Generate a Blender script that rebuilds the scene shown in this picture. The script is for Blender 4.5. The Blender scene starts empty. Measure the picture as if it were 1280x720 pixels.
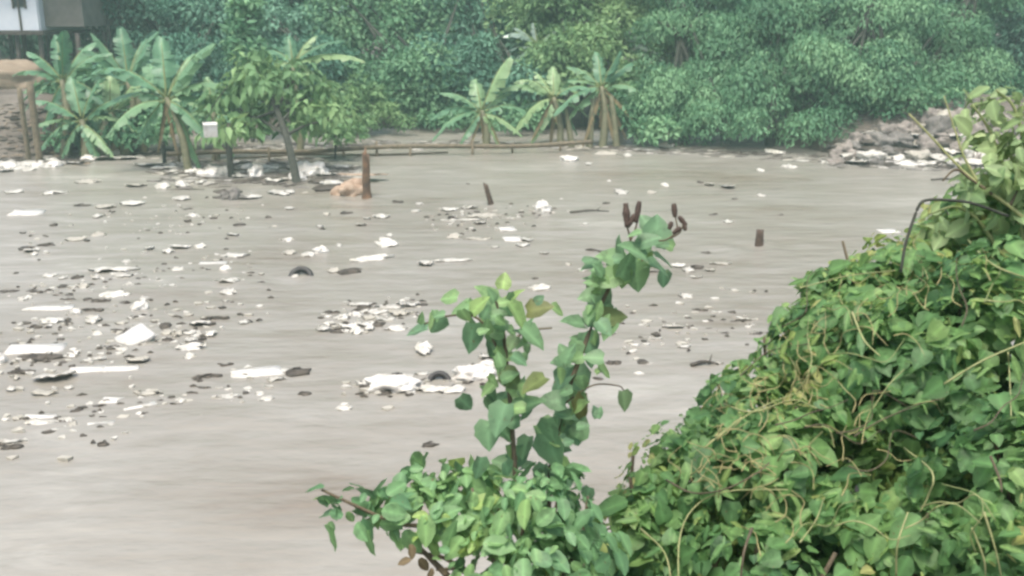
import bpy, bmesh, math, random
import numpy as np
from mathutils import Vector, noise

S = bpy.context.scene
COL = S.collection
rad = math.radians
RND = random.Random(11)
NP = np.random.default_rng(7)

# ------------------------------------------------------------------ camera
F, CX, CY = 1229.0, 640.0, 360.0
H, PITCH = 4.5, rad(15.5)
cp, sp = math.cos(PITCH), math.sin(PITCH)
CAM = Vector((0, 0, H))
RT, FW, UP = Vector((1, 0, 0)), Vector((0, cp, -sp)), Vector((0, sp, cp))

def D(px, py, d):
    return CAM + FW * d + RT * ((px - CX) / F * d) + UP * (-(py - CY) / F * d)

def proj(p):
    v = Vector(p) - CAM
    d = v.dot(FW)
    return CX + F * v.dot(RT) / d, CY - F * v.dot(UP) / d, d

def sstep(a, b, x):
    t = min(1, max(0, (x - a) / (b - a)))
    return t * t * (3 - 2 * t)

def W(px, py, z=0.0):
    r = FW + RT * ((px - CX) / F) + UP * (-(py - CY) / F)
    return CAM + r * ((z - H) / r.z)

SHORE_PX = [(-500, 208), (-200, 206), (0, 203), (150, 193), (300, 184), (480, 180), (640, 181), (760, 185), (860, 190),
            (960, 193), (1040, 203), (1130, 205), (1280, 214), (1420, 225), (1700, 245)]
SHORE = [W(*p) for p in SHORE_PX]

def shore_y(x):
    if x <= SHORE[0].x: return SHORE[0].y
    for a, b in zip(SHORE, SHORE[1:]):
        if x <= b.x:
            return a.y + (b.y - a.y) * (x - a.x) / (b.x - a.x)
    return SHORE[-1].y

def ground(x, y):
    n = noise.noise((x * .35, y * .35, 1.3)) * .14 + noise.noise((x * 1.1, y * 1.1, 5.1)) * .06
    # near bank
    edge = 1.7 + 2.6 * sstep(.7, 1.5, x) + 1.0 * sstep(3, 8, x) - .3 * sstep(-1, -6, x)
    near = 2.75 - 4.2 * sstep(edge, edge + 3.6, y)
    if y < 13:
        return near + n * .5
    t = y - shore_y(x)
    if t < -3:
        return -1.2 + n
    left = 1 - sstep(-16.5, -13.5, x)
    right = sstep(9.5, 12, x)
    mid = max(0, 1 - left - right)
    b = sstep(-3, .4, t - mid * 5.5) * 1.24 - 1.2
    rise = left * 1.75 * sstep(.3, 4.5, t) + mid * (.1 * sstep(5, 8, t) + .5 * sstep(8, 15, t)) + right * 1.75 * sstep(.2, 6, t)
    rise += 1.6 * sstep(10, 60, t)
    return b + rise + n * sstep(-1, 2, t - mid * 5) * (.5 + right)

def hit(px, py):
    r = FW + RT * ((px - CX) / F) + UP * (-(py - CY) / F)
    d = 9.0
    while d < 80:
        p = CAM + r * d
        if p.z <= max(0.0, ground(p.x, p.y)):
            return p
        d += .1
    return CAM + r * 80

# ------------------------------------------------------------------ materials
def lin(c):
    return tuple(((v / 255) / 12.92 if v / 255 <= .04045 else ((v / 255 + .055) / 1.055) ** 2.4) for v in c) + (1,)

def newmat(name):
    m = bpy.data.materials.new(name); m.use_nodes = True
    nt = m.node_tree; nt.nodes.clear()
    out = nt.nodes.new('ShaderNodeOutputMaterial')
    b = nt.nodes.new('ShaderNodeBsdfPrincipled')
    nt.links.new(b.outputs[0], out.inputs[0])
    return m, nt, b, out

def ramp(nt, stops):
    r = nt.nodes.new('ShaderNodeValToRGB')
    e = r.color_ramp.elements
    while len(e) < len(stops): e.new(.5)
    for el, (p, c) in zip(e, stops):
        el.position = p; el.color = tuple(c) + (1,) if len(c) == 3 else c
    return r

def noise_node(nt, scale, detail=5, rough=.6, vec=None, mscale=None):
    n = nt.nodes.new('ShaderNodeTexNoise')
    n.inputs['Scale'].default_value = scale
    n.inputs['Detail'].default_value = detail
    n.inputs['Roughness'].default_value = rough
    tc = nt.nodes.new('ShaderNodeTexCoord')
    src = tc.outputs['Object']
    if mscale:
        mp = nt.nodes.new('ShaderNodeMapping')
        mp.inputs['Scale'].default_value = mscale[0]
        mp.inputs['Rotation'].default_value = mscale[1]
        nt.links.new(src, mp.inputs[0]); src = mp.outputs[0]
    nt.links.new(src, n.inputs['Vector'])
    return n

def bump(nt, b, src, strength, dist=.02):
    k = nt.nodes.new('ShaderNodeBump')
    k.inputs['Strength'].default_value = strength
    k.inputs['Distance'].default_value = dist
    nt.links.new(src, k.inputs['Height']); nt.links.new(k.outputs[0], b.inputs['Normal'])
    return k

def rough_mat(name, stops, scale=6, rough=.8, bstr=.4, bscale=None, bdist=.02, rand=0.0):
    m, nt, b, out = newmat(name)
    n = noise_node(nt, scale)
    r = ramp(nt, stops)
    nt.links.new(n.outputs[0], r.inputs[0])
    col = r.outputs[0]
    if rand:
        oi = nt.nodes.new('ShaderNodeObjectInfo')
        hsv = nt.nodes.new('ShaderNodeHueSaturation')
        mr = nt.nodes.new('ShaderNodeMapRange')
        mr.inputs['To Min'].default_value = 1 - rand; mr.inputs['To Max'].default_value = 1 + rand * .15
        nt.links.new(oi.outputs['Random'], mr.inputs[0]); nt.links.new(mr.outputs[0], hsv.inputs['Value'])
        nt.links.new(col, hsv.inputs['Color']); col = hsv.outputs[0]
    nt.links.new(col, b.inputs['Base Color'])
    b.inputs['Roughness'].default_value = rough
    n2 = noise_node(nt, bscale or scale * 3)
    bump(nt, b, n2.outputs[0], bstr, bdist)
    return m

def leaf_mat(name, stops, rough=.5, trans=.3, rib=1.5, spec=.4, blotch=0):
    m, nt, b, out = newmat(name)
    a = nt.nodes.new('ShaderNodeAttribute'); a.attribute_name = 'tint'
    r = ramp(nt, stops); nt.links.new(a.outputs['Fac'], r.inputs[0])
    a2 = nt.nodes.new('ShaderNodeAttribute'); a2.attribute_name = 'rib'
    mr = nt.nodes.new('ShaderNodeMapRange')
    mr.inputs['To Min'].default_value = 1.0; mr.inputs['To Max'].default_value = rib
    pw = nt.nodes.new('ShaderNodeMath'); pw.operation = 'POWER'; pw.inputs[1].default_value = 3
    nt.links.new(a2.outputs['Fac'], pw.inputs[0]); nt.links.new(pw.outputs[0], mr.inputs[0])
    hsv = nt.nodes.new('ShaderNodeHueSaturation')
    nt.links.new(mr.outputs[0], hsv.inputs['Value']); nt.links.new(r.outputs[0], hsv.inputs['Color'])
    if blotch:
        nb = noise_node(nt, blotch, 4, .65); rb = ramp(nt, [(.30, (.62, .62, .62)), (.48, (1, 1, 1)), (.62, (1.0, 1.0, 1.0)), (.74, (1.25, 1.2, 1.1))])
        nt.links.new(nb.outputs[0], rb.inputs[0])
        mm = nt.nodes.new('ShaderNodeMix'); mm.data_type = 'RGBA'; mm.blend_type = 'MULTIPLY'; mm.inputs[0].default_value = 1
        nt.links.new(hsv.outputs[0], mm.inputs[6]); nt.links.new(rb.outputs[0], mm.inputs[7])
        sp_ = noise_node(nt, blotch * 3.3, 2, .5); rs = ramp(nt, [(.70, (0, 0, 0)), (.74, (1, 1, 1))]); nt.links.new(sp_.outputs[0], rs.inputs[0])
        m2 = nt.nodes.new('ShaderNodeMix'); m2.data_type = 'RGBA'; nt.links.new(rs.outputs[0], m2.inputs[0])
        nt.links.new(mm.outputs[2], m2.inputs[6]); m2.inputs[7].default_value = (.16, .11, .05, 1)
        class _H: pass
        hsv = _H(); hsv.outputs = [m2.outputs[2]]
        nv = noise_node(nt, blotch * 1.6, 4, .6); bump(nt, b, nv.outputs[0], .5, .004)
    nt.links.new(hsv.outputs[0], b.inputs['Base Color'])
    b.inputs['Roughness'].default_value = rough
    b.inputs['Specular IOR Level'].default_value = spec
    t = nt.nodes.new('ShaderNodeBsdfTranslucent')
    h2 = nt.nodes.new('ShaderNodeHueSaturation'); h2.inputs['Value'].default_value = 1.5; h2.inputs['Hue'].default_value = .48
    nt.links.new(hsv.outputs[0], h2.inputs['Color']); nt.links.new(h2.outputs[0], t.inputs[0])
    mx = nt.nodes.new('ShaderNodeMixShader'); mx.inputs[0].default_value = trans
    nt.links.new(b.outputs[0], mx.inputs[1]); nt.links.new(t.outputs[0], mx.inputs[2])
    nt.links.new(mx.outputs[0], out.inputs[0])
    return m

M = {}
M['vine'] = leaf_mat('vine_leaf', [(0, (.052, .130, .050)), (.35, (.104, .222, .078)), (.7, (.170, .300, .100)), (.93, (.245, .325, .10)), (1, (.30, .32, .12))], .5, .40, blotch=38)
M['weed'] = leaf_mat('weed_leaf', [(0, (.17, .12, .05)), (.1, (.13, .17, .06)), (.3, (.125, .235, .130)), (.65, (.185, .315, .145)), (1, (.26, .38, .12))], .5, .36, blotch=32)
M['low'] = leaf_mat('low_shrub_leaf', [(0, (.065, .155, .075)), (.5, (.14, .275, .125)), (.92, (.20, .34, .13)), (1, (.25, .37, .11))], .5, .32, blotch=34)
M['feather'] = leaf_mat('pale_leaf', [(0, (.15, .25, .11)), (1, (.32, .40, .19))], .5, .35)
M['tree_dark'] = leaf_mat('tree_leaf_dark', [(0, (.030, .110, .072)), (.6, (.076, .205, .135)), (1, (.15, .31, .205))], .6, .2)
M['tree_mid'] = leaf_mat('tree_leaf_mid', [(0, (.044, .140, .070)), (.6, (.115, .265, .135)), (1, (.22, .40, .205))], .6, .22)
M['tree_olive'] = leaf_mat('tree_leaf_olive', [(0, (.080, .175, .075)), (.6, (.160, .295, .125)), (1, (.24, .385, .165))], .6, .25)
M['banana'] = leaf_mat('banana_leaf', [(0, (.065, .17, .095)), (.6, (.14, .29, .165)), (1, (.26, .39, .19))], .42, .3, 1.6, .5, blotch=4)
M['banana_pale'] = leaf_mat('banana_leaf_shiny', [(0, (.16, .25, .20)), (1, (.30, .40, .34))], .28, .3, 1.5, .9)
M['dry_leaf'] = leaf_mat('dry_leaf', [(0, (.13, .10, .055)), (1, (.25, .21, .11))], .8, .2)
M['stem_green'] = rough_mat('green_stem', [(.3, (.13, .18, .06)), (.7, (.22, .25, .10))], 20, .6, .2)
M['stem_pale'] = rough_mat('pale_vine_stem', [(.3, (.20, .24, .09)), (.7, (.36, .36, .17))], 15, .6, .2)
M['dry_vine'] = rough_mat('dry_yellow_vine', [(.3, (.22, .20, .085)), (.7, (.38, .35, .16))], 12, .7, .2)
M['stem_brown'] = rough_mat('woody_stem', [(.3, (.070, .055, .035)), (.7, (.14, .115, .070))], 30, .8, .4)
M['bark'] = rough_mat('bark', [(.3, (.030, .034, .026)), (.7, (.070, .076, .058))], 8, .9, .6)
M['pseudostem'] = rough_mat('banana_stem', [(.3, (.085, .095, .050)), (.7, (.18, .17, .10))], 5, .7, .3)
M['bamboo'] = rough_mat('old_bamboo', [(.3, (.10, .085, .055)), (.7, (.22, .18, .12))], 9, .8, .3)
M['stump'] = rough_mat('wet_stump', [(.3, (.045, .030, .022)), (.7, (.12, .080, .055))], 14, .75, .7)
M['stump_orange'] = rough_mat('wet_orange_stump', [(.3, (.055, .038, .028)), (.5, (.12, .075, .045)), (.72, (.26, .145, .075))], 4, .75, .7)
M['pod'] = rough_mat('seed_pod', [(.3, (.04, .028, .022)), (.7, (.10, .068, .052))], 60, .8, .8, bdist=.004)
M['foam'] = rough_mat('styrofoam', [(.30, (.36, .34, .29)), (.42, (.58, .57, .52)), (.6, (.68, .67, .64))], 5, .7, .15, 40, .004)
M['bag'] = rough_mat('white_plastic_bag', [(.30, (.34, .32, .27)), (.45, (.56, .54, .49)), (.62, (.68, .67, .63))], 7, .45, .4, 25, .01)
M['scrap'] = rough_mat('dirty_plastic', [(.32, (.34, .325, .27)), (.5, (.56, .545, .49)), (.65, (.68, .67, .62))], 9, .5, .3, 30, .008, rand=.2)
M['faint'] = rough_mat('silty_plastic', [(.3, (.30, .285, .24)), (.7, (.47, .45, .385))], 9, .6, .3)
M['dark'] = rough_mat('wet_driftwood', [(.3, (.030, .026, .020)), (.7, (.10, .085, .065))], 12, .6, .6)
M['rubber'] = rough_mat('black_rubber', [(.3, (.016, .016, .016)), (.7, (.035, .033, .030))], 15, .5, .3)
M['grey'] = rough_mat('grey_rubbish', [(.3, (.11, .105, .095)), (.7, (.24, .225, .20))], 8, .7, .5, rand=.3)
M['pink'] = rough_mat('pinkish_rubbish', [(.3, (.17, .15, .13)), (.7, (.33, .295, .26))], 8, .7, .5, rand=.3)
M['sack'] = rough_mat('orange_sack', [(.3, (.22, .135, .080)), (.6, (.40, .31, .23))], 6, .75, .5)
M['wall_white'] = rough_mat('white_board', [(.3, (.62, .68, .74)), (.7, (.74, .78, .82))], 1.5, .6, .1)
M['wall_grey'] = rough_mat('grey_board', [(.3, (.15, .14, .12)), (.7, (.23, .21, .18))], 2, .8, .3)
M['timber'] = rough_mat('dark_timber', [(.3, (.04, .035, .03)), (.7, (.10, .085, .07))], 5, .85, .4)
M['roof'] = rough_mat('rusty_sheet', [(.3, (.16, .10, .07)), (.7, (.28, .20, .15))], 3, .7, .3)
M['pane'] = rough_mat('dark_window', [(.3, (.02, .025, .03)), (.7, (.035, .04, .045))], 3, .15, .05)
M['tarp'] = rough_mat('tan_tarp', [(.3, (.19, .145, .10)), (.7, (.29, .23, .16))], 2, .75, .4)

# muddy ground
m, nt, b, out = newmat('mud')
n1 = noise_node(nt, .6, 8); r1 = ramp(nt, [(.3, (.060, .050, .040)), (.5, (.115, .098, .078)), (.72, (.19, .168, .138))])
nt.links.new(n1.outputs[0], r1.inputs[0]); nt.links.new(r1.outputs[0], b.inputs['Base Color'])
b.inputs['Roughness'].default_value = .75
n2 = noise_node(nt, 5, 8); bump(nt, b, n2.outputs[0], .6, .12)
M['mud'] = m

# muddy flood water: silt-laden, long streaks along the current, small ripples
m, nt, b, out = newmat('flood_water')
st = noise_node(nt, 1.0, 6, .62, mscale=((.14, .48, 1), (0, 0, rad(-30))))
st2 = noise_node(nt, 1.0, 7, .65, mscale=((.6, 1.9, 1), (0, 0, rad(-26))))
st.inputs['Distortion'].default_value = .9; st2.inputs['Distortion'].default_value = 1.4
big = noise_node(nt, .13, 4, .55)
mx = nt.nodes.new('ShaderNodeMix'); mx.data_type = 'FLOAT'; mx.inputs[0].default_value = .4
nt.links.new(st.outputs[0], mx.inputs[2]); nt.links.new(st2.outputs[0], mx.inputs[3])
mx2 = nt.nodes.new('ShaderNodeMix'); mx2.data_type = 'FLOAT'; mx2.inputs[0].default_value = .42
nt.links.new(mx.outputs[0], mx2.inputs[2]); nt.links.new(big.outputs[0], mx2.inputs[3])
r1 = ramp(nt, [(.36, (.192, .162, .126)), (.45, (.250, .233, .196)), (.54, (.292, .280, .245)), (.63, (.375, .365, .325))])
nt.links.new(mx2.outputs[0], r1.inputs[0]); nt.links.new(r1.outputs[0], b.inputs['Base Color'])
b.inputs['Roughness'].default_value = .24
b.inputs['Specular IOR Level'].default_value = .4
w1 = noise_node(nt, 1.0, 4, .55, mscale=((.9, 2.6, 1), (0, 0, rad(-28))))
w2 = noise_node(nt, 1.0, 4, .6, mscale=((3.5, 8, 1), (0, 0, rad(10))))
k1 = bump(nt, b, w1.outputs[0], .5, .12)
k2 = nt.nodes.new('ShaderNodeBump'); k2.inputs['Strength'].default_value = .3; k2.inputs['Distance'].default_value = .03
nt.links.new(w2.outputs[0], k2.inputs['Height']); nt.links.new(k1.outputs[0], k2.inputs['Normal']); nt.links.new(k2.outputs[0], b.inputs['Normal'])
M['water'] = m

# ------------------------------------------------------------------ object helpers
def tag(o, label=None, cat=None, group=None, kind=None):
    if label: o['label'] = label
    if cat: o['category'] = cat
    if group: o['group'] = group
    if kind: o['kind'] = kind
    return o

def empty(name, loc, label, cat, group=None):
    o = bpy.data.objects.new(name, None); COL.objects.link(o)
    o.location = loc; o.empty_display_size = .1
    return tag(o, label, cat, group)

def link(name, me, mat, parent=None, origin=None, smooth=True):
    if smooth:
        me.polygons.foreach_set('use_smooth', [True] * len(me.polygons))
    me.materials.append(M[mat])
    o = bpy.data.objects.new(name, me); COL.objects.link(o)
    org = Vector(parent.location) if parent is not None else (Vector(origin) if origin is not None else Vector((0, 0, 0)))
    if parent is not None:
        if parent.parent: org = org + Vector(parent.parent.location)
        o.parent = parent
    else:
        o.location = org
    co = np.empty(len(me.vertices) * 3, np.float32)
    me.vertices.foreach_get('co', co)
    co = co.reshape(-1, 3) - np.array(org, np.float32)
    me.vertices.foreach_set('co', co.ravel()); me.update()
    return o

def pymesh(name, v, f):
    me = bpy.data.meshes.new(name); me.from_pydata([tuple(p) for p in v], [], f); me.update()
    return me

class MB:
    def __init__(s): s.v, s.f = [], []
    def add(s, v, f):
        o = len(s.v); s.v += [tuple(p) for p in v]; s.f += [tuple(i + o for i in q) for q in f]; return s
    def tube(s, pts, radii, n=7, cap=True):
        pts = [Vector(p) for p in pts]
        if not hasattr(radii, '__len__'): radii = [radii] * len(pts)
        v, f = [], []
        ref = Vector((.31, .17, .93))
        for i, p in enumerate(pts):
            t = (pts[min(i + 1, len(pts) - 1)] - pts[max(i - 1, 0)]).normalized()
            a = t.cross(ref)
            if a.length < .1: a = t.cross(Vector((1, 0, 0)))
            a.normalize(); c = t.cross(a)
            for k in range(n):
                th = 2 * math.pi * k / n
                v.append(p + (a * math.cos(th) + c * math.sin(th)) * radii[i])
        for i in range(len(pts) - 1):
            for k in range(n):
                f.append((i * n + k, i * n + (k + 1) % n, (i + 1) * n + (k + 1) % n, (i + 1) * n + k))
        if cap:
            f.append(tuple(range(n))[::-1]); f.append(tuple(range((len(pts) - 1) * n, len(pts) * n)))
        return s.add(v, f)
    def box(s, c, size, rz=0, rx=0):
        hx, hy, hz = [q / 2 for q in size]
        v = []
        for z in (-hz, hz):
            for x, y in ((-hx, -hy), (hx, -hy), (hx, hy), (-hx, hy)):
                yy, zz = y * math.cos(rx) - z * math.sin(rx), y * math.sin(rx) + z * math.cos(rx)
                v.append((c[0] + x * math.cos(rz) - yy * math.sin(rz), c[1] + x * math.sin(rz) + yy * math.cos(rz), c[2] + zz))
        return s.add(v, [(3, 2, 1, 0), (4, 5, 6, 7), (0, 1, 5, 4), (1, 2, 6, 5), (2, 3, 7, 6), (3, 0, 4, 7)])
    def build(s, name, mat, parent=None, origin=None, smooth=True):
        return link(name, pymesh(name, s.v, s.f), mat, parent, origin, smooth)

def curve_pts(pts, n=14):
    """Catmull-Rom through pts."""
    P = [Vector(p) for p in pts]
    if len(P) == 2: return [P[0].lerp(P[1], i / (n - 1)) for i in range(n)]
    P = [P[0] * 2 - P[1]] + P + [P[-1] * 2 - P[-2]]
    out = []
    m = len(P) - 3
    for i in range(n):
        u = i / (n - 1) * m; k = min(int(u), m - 1); t = u - k
        a, b_, c, d = P[k:k + 4]
        out.append(.5 * ((2 * b_) + (c - a) * t + (2 * a - 5 * b_ + 4 * c - d) * t * t + (3 * b_ - a - 3 * c + d) * t ** 3))
    return out

# ---- leaves in bulk
def template(kind):
    if kind == 'far':
        v = [(0, 0, 0), (-.24, .42, .09), (0, 1.1, -.10), (.24, .42, .09)]
        return np.array(v), np.array([(0, 2, 1), (0, 3, 2)]), np.zeros(4)
    prof = {'heart': [(.26, -.07), (.45, .20), (.40, .50), (.20, .80)],
            'oval': [(.16, .05), (.30, .30), (.30, .58), (.16, .84)],
            'narrow': [(.06, .05), (.13, .30), (.13, .60), (.07, .85)]}[kind]
    mids = [0, .3, .62, 1]
    v = [(0, y, -.18 * y * y) for y in mids]
    for sgn in (-1, 1):
        v += [(sgn * x, y, .22 * x - .18 * y * y + (.03 if i % 2 else -.02)) for i, (x, y) in enumerate(prof)]
    f = []
    for s0, flip in ((4, 0), (8, 1)):
        for t in ((0, s0 + 1, s0), (0, 1, s0 + 1), (1, s0 + 2, s0 + 1), (1, 2, s0 + 2), (2, s0 + 3, s0 + 2), (2, 3, s0 + 3)):
            f.append(t[::-1] if flip else t)
    return np.array(v, float), np.array(f), np.array([1.] * 4 + [0.] * 8)

def leaves_mesh(name, pos, tip, nrm, size, tint, kind):
    T, Fc, rib = template(kind)
    t = tip / (np.linalg.norm(tip, axis=1, keepdims=True) + 1e-9)
    x = np.cross(t, nrm); x /= (np.linalg.norm(x, axis=1, keepdims=True) + 1e-9)
    n = np.cross(x, t)
    V = (T[None, :, 0, None] * x[:, None] + T[None, :, 1, None] * t[:, None] + T[None, :, 2, None] * n[:, None]) * size[:, None, None] + pos[:, None]
    N, k = len(pos), len(T)
    Fa = (Fc[None] + (np.arange(N) * k)[:, None, None]).reshape(-1, 3)
    me = bpy.data.meshes.new(name)
    me.vertices.add(N * k); me.vertices.foreach_set('co', V.astype(np.float32).ravel())
    me.loops.add(Fa.size); me.loops.foreach_set('vertex_index', Fa.astype(np.int32).ravel())
    me.polygons.add(len(Fa)); me.polygons.foreach_set('loop_start', np.arange(0, Fa.size, 3, dtype=np.int32))
    try: me.polygons.foreach_set('loop_total', np.full(len(Fa), 3, np.int32))
    except Exception: pass
    a = me.attributes.new('tint', 'FLOAT', 'POINT'); a.data.foreach_set('value', np.repeat(np.clip(tint, 0, 1), k).astype(np.float32))
    a = me.attributes.new('rib', 'FLOAT', 'POINT'); a.data.foreach_set('value', np.tile(rib, N).astype(np.float32))
    me.update(calc_edges=True); me.validate()
    return me

def unit(n):
    v = NP.normal(size=(n, 3)); return v / np.linalg.norm(v, axis=1, keepdims=True)

def clumps_on_lobe(c, r, n, lower=-.5):
    u = unit(n * 3); u = u[u[:, 2] > lower][:n]
    return np.array(c) + u * np.array(r) * NP.uniform(.74, 1.14, (len(u), 1)), u

def crown(name, lobes, mat, parent, leaf=.26, rc=.55, per=70, dens=1.0, droop=.5, lower=-.4):
    """lobes: (centre, radii). Leaf clumps over each lobe, leaves over each clump."""
    P, T, Nn, Sz, Ti = [], [], [], [], []
    for c, r in lobes:
        a = (r[0] * r[1] + r[0] * r[2] + r[1] * r[2]) / 3 * 12.57
        n = max(6, int(a / (rc * rc * 3.14) * .95 * dens)); lt = RND.uniform(-.22, .22)
        cc, u = clumps_on_lobe(c, r, n, lower)
        for p, d in zip(cc, u):
            rr = rc * RND.uniform(.6, 1.35)
            m = max(8, int(per * (rr / rc) ** 2 * RND.uniform(.7, 1.2)))
            q = unit(m); q[:, 2] = np.where(q[:, 2] < -.55, -q[:, 2], q[:, 2])
            P.append(p + q * rr * (1.08 - .5 * NP.uniform(0, 1, (m, 1)) ** 2.2) * np.array([1, 1, .8]))
            nn = q * 1.0 + d * .3 + np.array([0, 0, .45]) + NP.normal(size=(m, 3)) * .28
            Nn.append(nn)
            T.append(q * .6 + NP.normal(size=(m, 3)) * .5 + np.array([0, 0, -droop]))
            Sz.append(leaf * NP.uniform(.6, 1.25, m))
            Ti.append(np.full(m, .5 + lt + RND.choice((-.34, -.1, 0, .2, .38))) + NP.normal(size=m) * .10)
    me = leaves_mesh(name, np.concatenate(P), np.concatenate(T), np.concatenate(Nn), np.concatenate(Sz), np.concatenate(Ti), 'far')
    return link(name, me, mat, parent)

def gz(x, y): return ground(x, y)

def tree(name, label, base, lobes, mat, cat='tree', group=None, trunk_r=.11, leaf=.24, rc=.68, per=120, dens=1.0, droop=.5, barkmat='bark', pulls=None):
    """base: (px, depth); lobes in photo pixels (px, py, rx, ry, depth)."""
    bx = (base[0] - CX) / F * base[1]
    p0 = D(base[0], 200, base[1]); p0 = Vector((p0.x, p0.y, 0)); p0.z = ground(p0.x, p0.y)
    if len(base) > 2: p0 = hit(base[0], base[2])
    root = empty(name, p0, label, cat, group)
    L = []
    for px, py, rx, ry, d in lobes:
        c = D(px, py, d); L.append((tuple(c), (rx / F * d, rx / F * d * .85, ry / F * d)))
    big_ = [l for l in L if min(l[1]) > 1.0]
    for c_, r_ in big_:
        for _ in range(3):
            u_ = Vector((RND.uniform(-1, 1), RND.uniform(-1, .2), RND.uniform(-.5, 1))).normalized(); k_ = RND.uniform(.38, .55)
            L.append((tuple(c_[i] + u_[i] * r_[i] * .85 for i in range(3)), tuple(q * k_ for q in r_)))
    L = [((c_, tuple(q * .82 for q in r_)) if min(r_) > 1.0 else (c_, r_)) for c_, r_ in L]
    mb = MB()
    top = max(L, key=lambda l: l[0][2])
    tx = Vector((p0.x * .4 + top[0][0] * .6, p0.y * .4 + top[0][1] * .6, p0.z + (top[0][2] - p0.z) * .75))
    mid = p0.lerp(tx, .5) + Vector((RND.uniform(-.2, .2), RND.uniform(-.2, .2), 0))
    cpnts = curve_pts([p0 - Vector((0, 0, .4)), mid, tx, Vector(top[0])], 12)
    mb.tube(cpnts, [trunk_r * (1 - .75 * i / 11) for i in range(12)], 8)
    for c, r in L:
        a = cpnts[RND.choice((4, 5, 6, 7))]
        m1 = a.lerp(Vector(c), .5) + Vector((0, 0, .15 * r[2]))
        mb.tube(curve_pts([a, m1, c], 7), [trunk_r * .45 * (1 - .7 * i / 6) for i in range(7)], 5)
        for q in range(3):
            e = Vector(c) + Vector((RND.uniform(-.7, .7) * r[0], RND.uniform(-.7, .7) * r[1], RND.uniform(-.2, .8) * r[2]))
            mb.tube(curve_pts([m1, Vector(c).lerp(e, .4), e], 5), [trunk_r * .22, trunk_r * .18, trunk_r * .14, trunk_r * .1, trunk_r * .06], 4)
    mb.build('trunk', barkmat, root)
    crown('crown', L, mat, root, leaf, rc, per, dens, droop)
    return root

# ------------------------------------------------------------------ ground, water
def axis(a, lo, hi, b, fine, coarse):
    xs = list(np.arange(lo, hi + 1e-6, fine))
    x, s = hi, fine
    while x < b: s *= 1.35; x += s; xs.append(x)
    x, s, pre = lo, fine, []
    while x > a: s *= 1.35; x -= s; pre.append(x)
    return pre[::-1] + xs
def sheet(name, xs, ys, fz):
    v = [(x, y, fz(x, y)) for y in ys for x in xs]
    n = len(xs)
    f = [(j * n + i, j * n + i + 1, (j + 1) * n + i + 1, (j + 1) * n + i) for j in range(len(ys) - 1) for i in range(n - 1)]
    return pymesh(name, v, f)
xs = axis(-300, -26, 26, 300, .35, 1); ys = axis(-300, -3, 48, 400, .3, 1)
tag(link('ground', sheet('ground', xs, ys, ground), 'mud'), kind='structure')
WAKES = [W(949, 306), W(614, 256), W(459, 247), W(376, 350), W(372, 231), W(290, 222)]
def wave(x, y):
    w_ = 0
    for q in WAKES:
        dx, dy = (x - q.x) * .85 + (y - q.y) * .5, (y - q.y) * .85 - (x - q.x) * .5
        k = math.exp(-((dx + .4) / 1.1) ** 2 - (dy / .5) ** 2)
        if k > .01: w_ += .035 * k * math.sin(6.5 * dx + 3 * abs(dy))
    return w_ + .020 * noise.noise((x * .8 + y * .2, y * 1.9, 3)) + .03 * noise.noise((x * .25, y * .6, 9)) + .006 * noise.noise((x * 3, y * 5, 2))
xs = axis(-120, -24, 24, 120, .16, 1); ys = axis(2, 4, 44, 60, .14, 1)
tag(link('water', sheet('water', xs, ys, wave), 'water'), kind='structure')

# ------------------------------------------------------------------ floating rubbish
def rock_noise(p, s, seed):
    return noise.noise((p[0] * s + seed, p[1] * s + seed * .7, p[2] * s - seed))

def blob(c, size, rz, seed, amp=.28, sub=3, creases=True, flat=0.0):
    bm = bmesh.new(); bmesh.ops.create_icosphere(bm, subdivisions=sub, radius=1)
    v = []
    for p in bm.verts:
        q = p.co.copy()
        n = rock_noise(q, 1.3, seed) * amp * 1.3 + rock_noise(q, 2.9, seed + 4) * amp * .7
        if creases: n -= abs(rock_noise(q, 3.7, seed + 9)) * amp * 1.1
        q *= 1 + n
        if flat and q.z < -flat: q.z = -flat
        x, y, z = q.x * size[0] / 2, q.y * size[1] / 2, q.z * size[2] / 2
        v.append((c[0] + x * math.cos(rz) - y * math.sin(rz), c[1] + x * math.sin(rz) + y * math.cos(rz), c[2] + z))
    bm.verts.index_update()
    f = [tuple(w.index for w in q.verts) for q in bm.faces]
    bm.free()
    return v, f

def scrap_vf(c, w, dp, rz, seed, hgt):
    nx, ny = 9, 6
    r = random.Random(seed)
    top, bot = [], []
    tl = r.uniform(-.2, .2)
    for j in range(ny):
        for i in range(nx):
            u, v_ = i / (nx - 1) - .5, j / (ny - 1) - .5
            k = 1 - .45 * abs(rock_noise((u * 2, v_ * 2, 0), 1.7, seed)) - .5 * (abs(u) * 2) ** 3 * abs(v_) * 2
            x, y = u * w * k, v_ * dp * k * (1 + .35 * rock_noise((u, 0, 0), 3, seed + 2))
            z = hgt * (.25 + .9 * abs(rock_noise((u * 3, v_ * 3, 1), 1.4, seed + 5)) + .6 * rock_noise((u * 2, v_, 2), 1.1, seed)) + y * tl
            p = (c[0] + x * math.cos(rz) - y * math.sin(rz), c[1] + x * math.sin(rz) + y * math.cos(rz), c[2] + z)
            top.append(p); bot.append((p[0], p[1], p[2] - .012))
    N = nx * ny; f = []
    for j in range(ny - 1):
        for i in range(nx - 1):
            a = j * nx + i
            f.append((a, a + 1, a + nx + 1, a + nx)); f.append((N + a, N + a + nx, N + a + nx + 1, N + a + 1))
    ring = [i for i in range(nx)] + [j * nx + nx - 1 for j in range(1, ny)] + [(ny - 1) * nx + i for i in range(nx - 2, -1, -1)] + [j * nx for j in range(ny - 2, 0, -1)]
    for a, b_ in zip(ring, ring[1:] + ring[:1]): f.append((a, N + a, N + b_, b_))
    return top + bot, f

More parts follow.
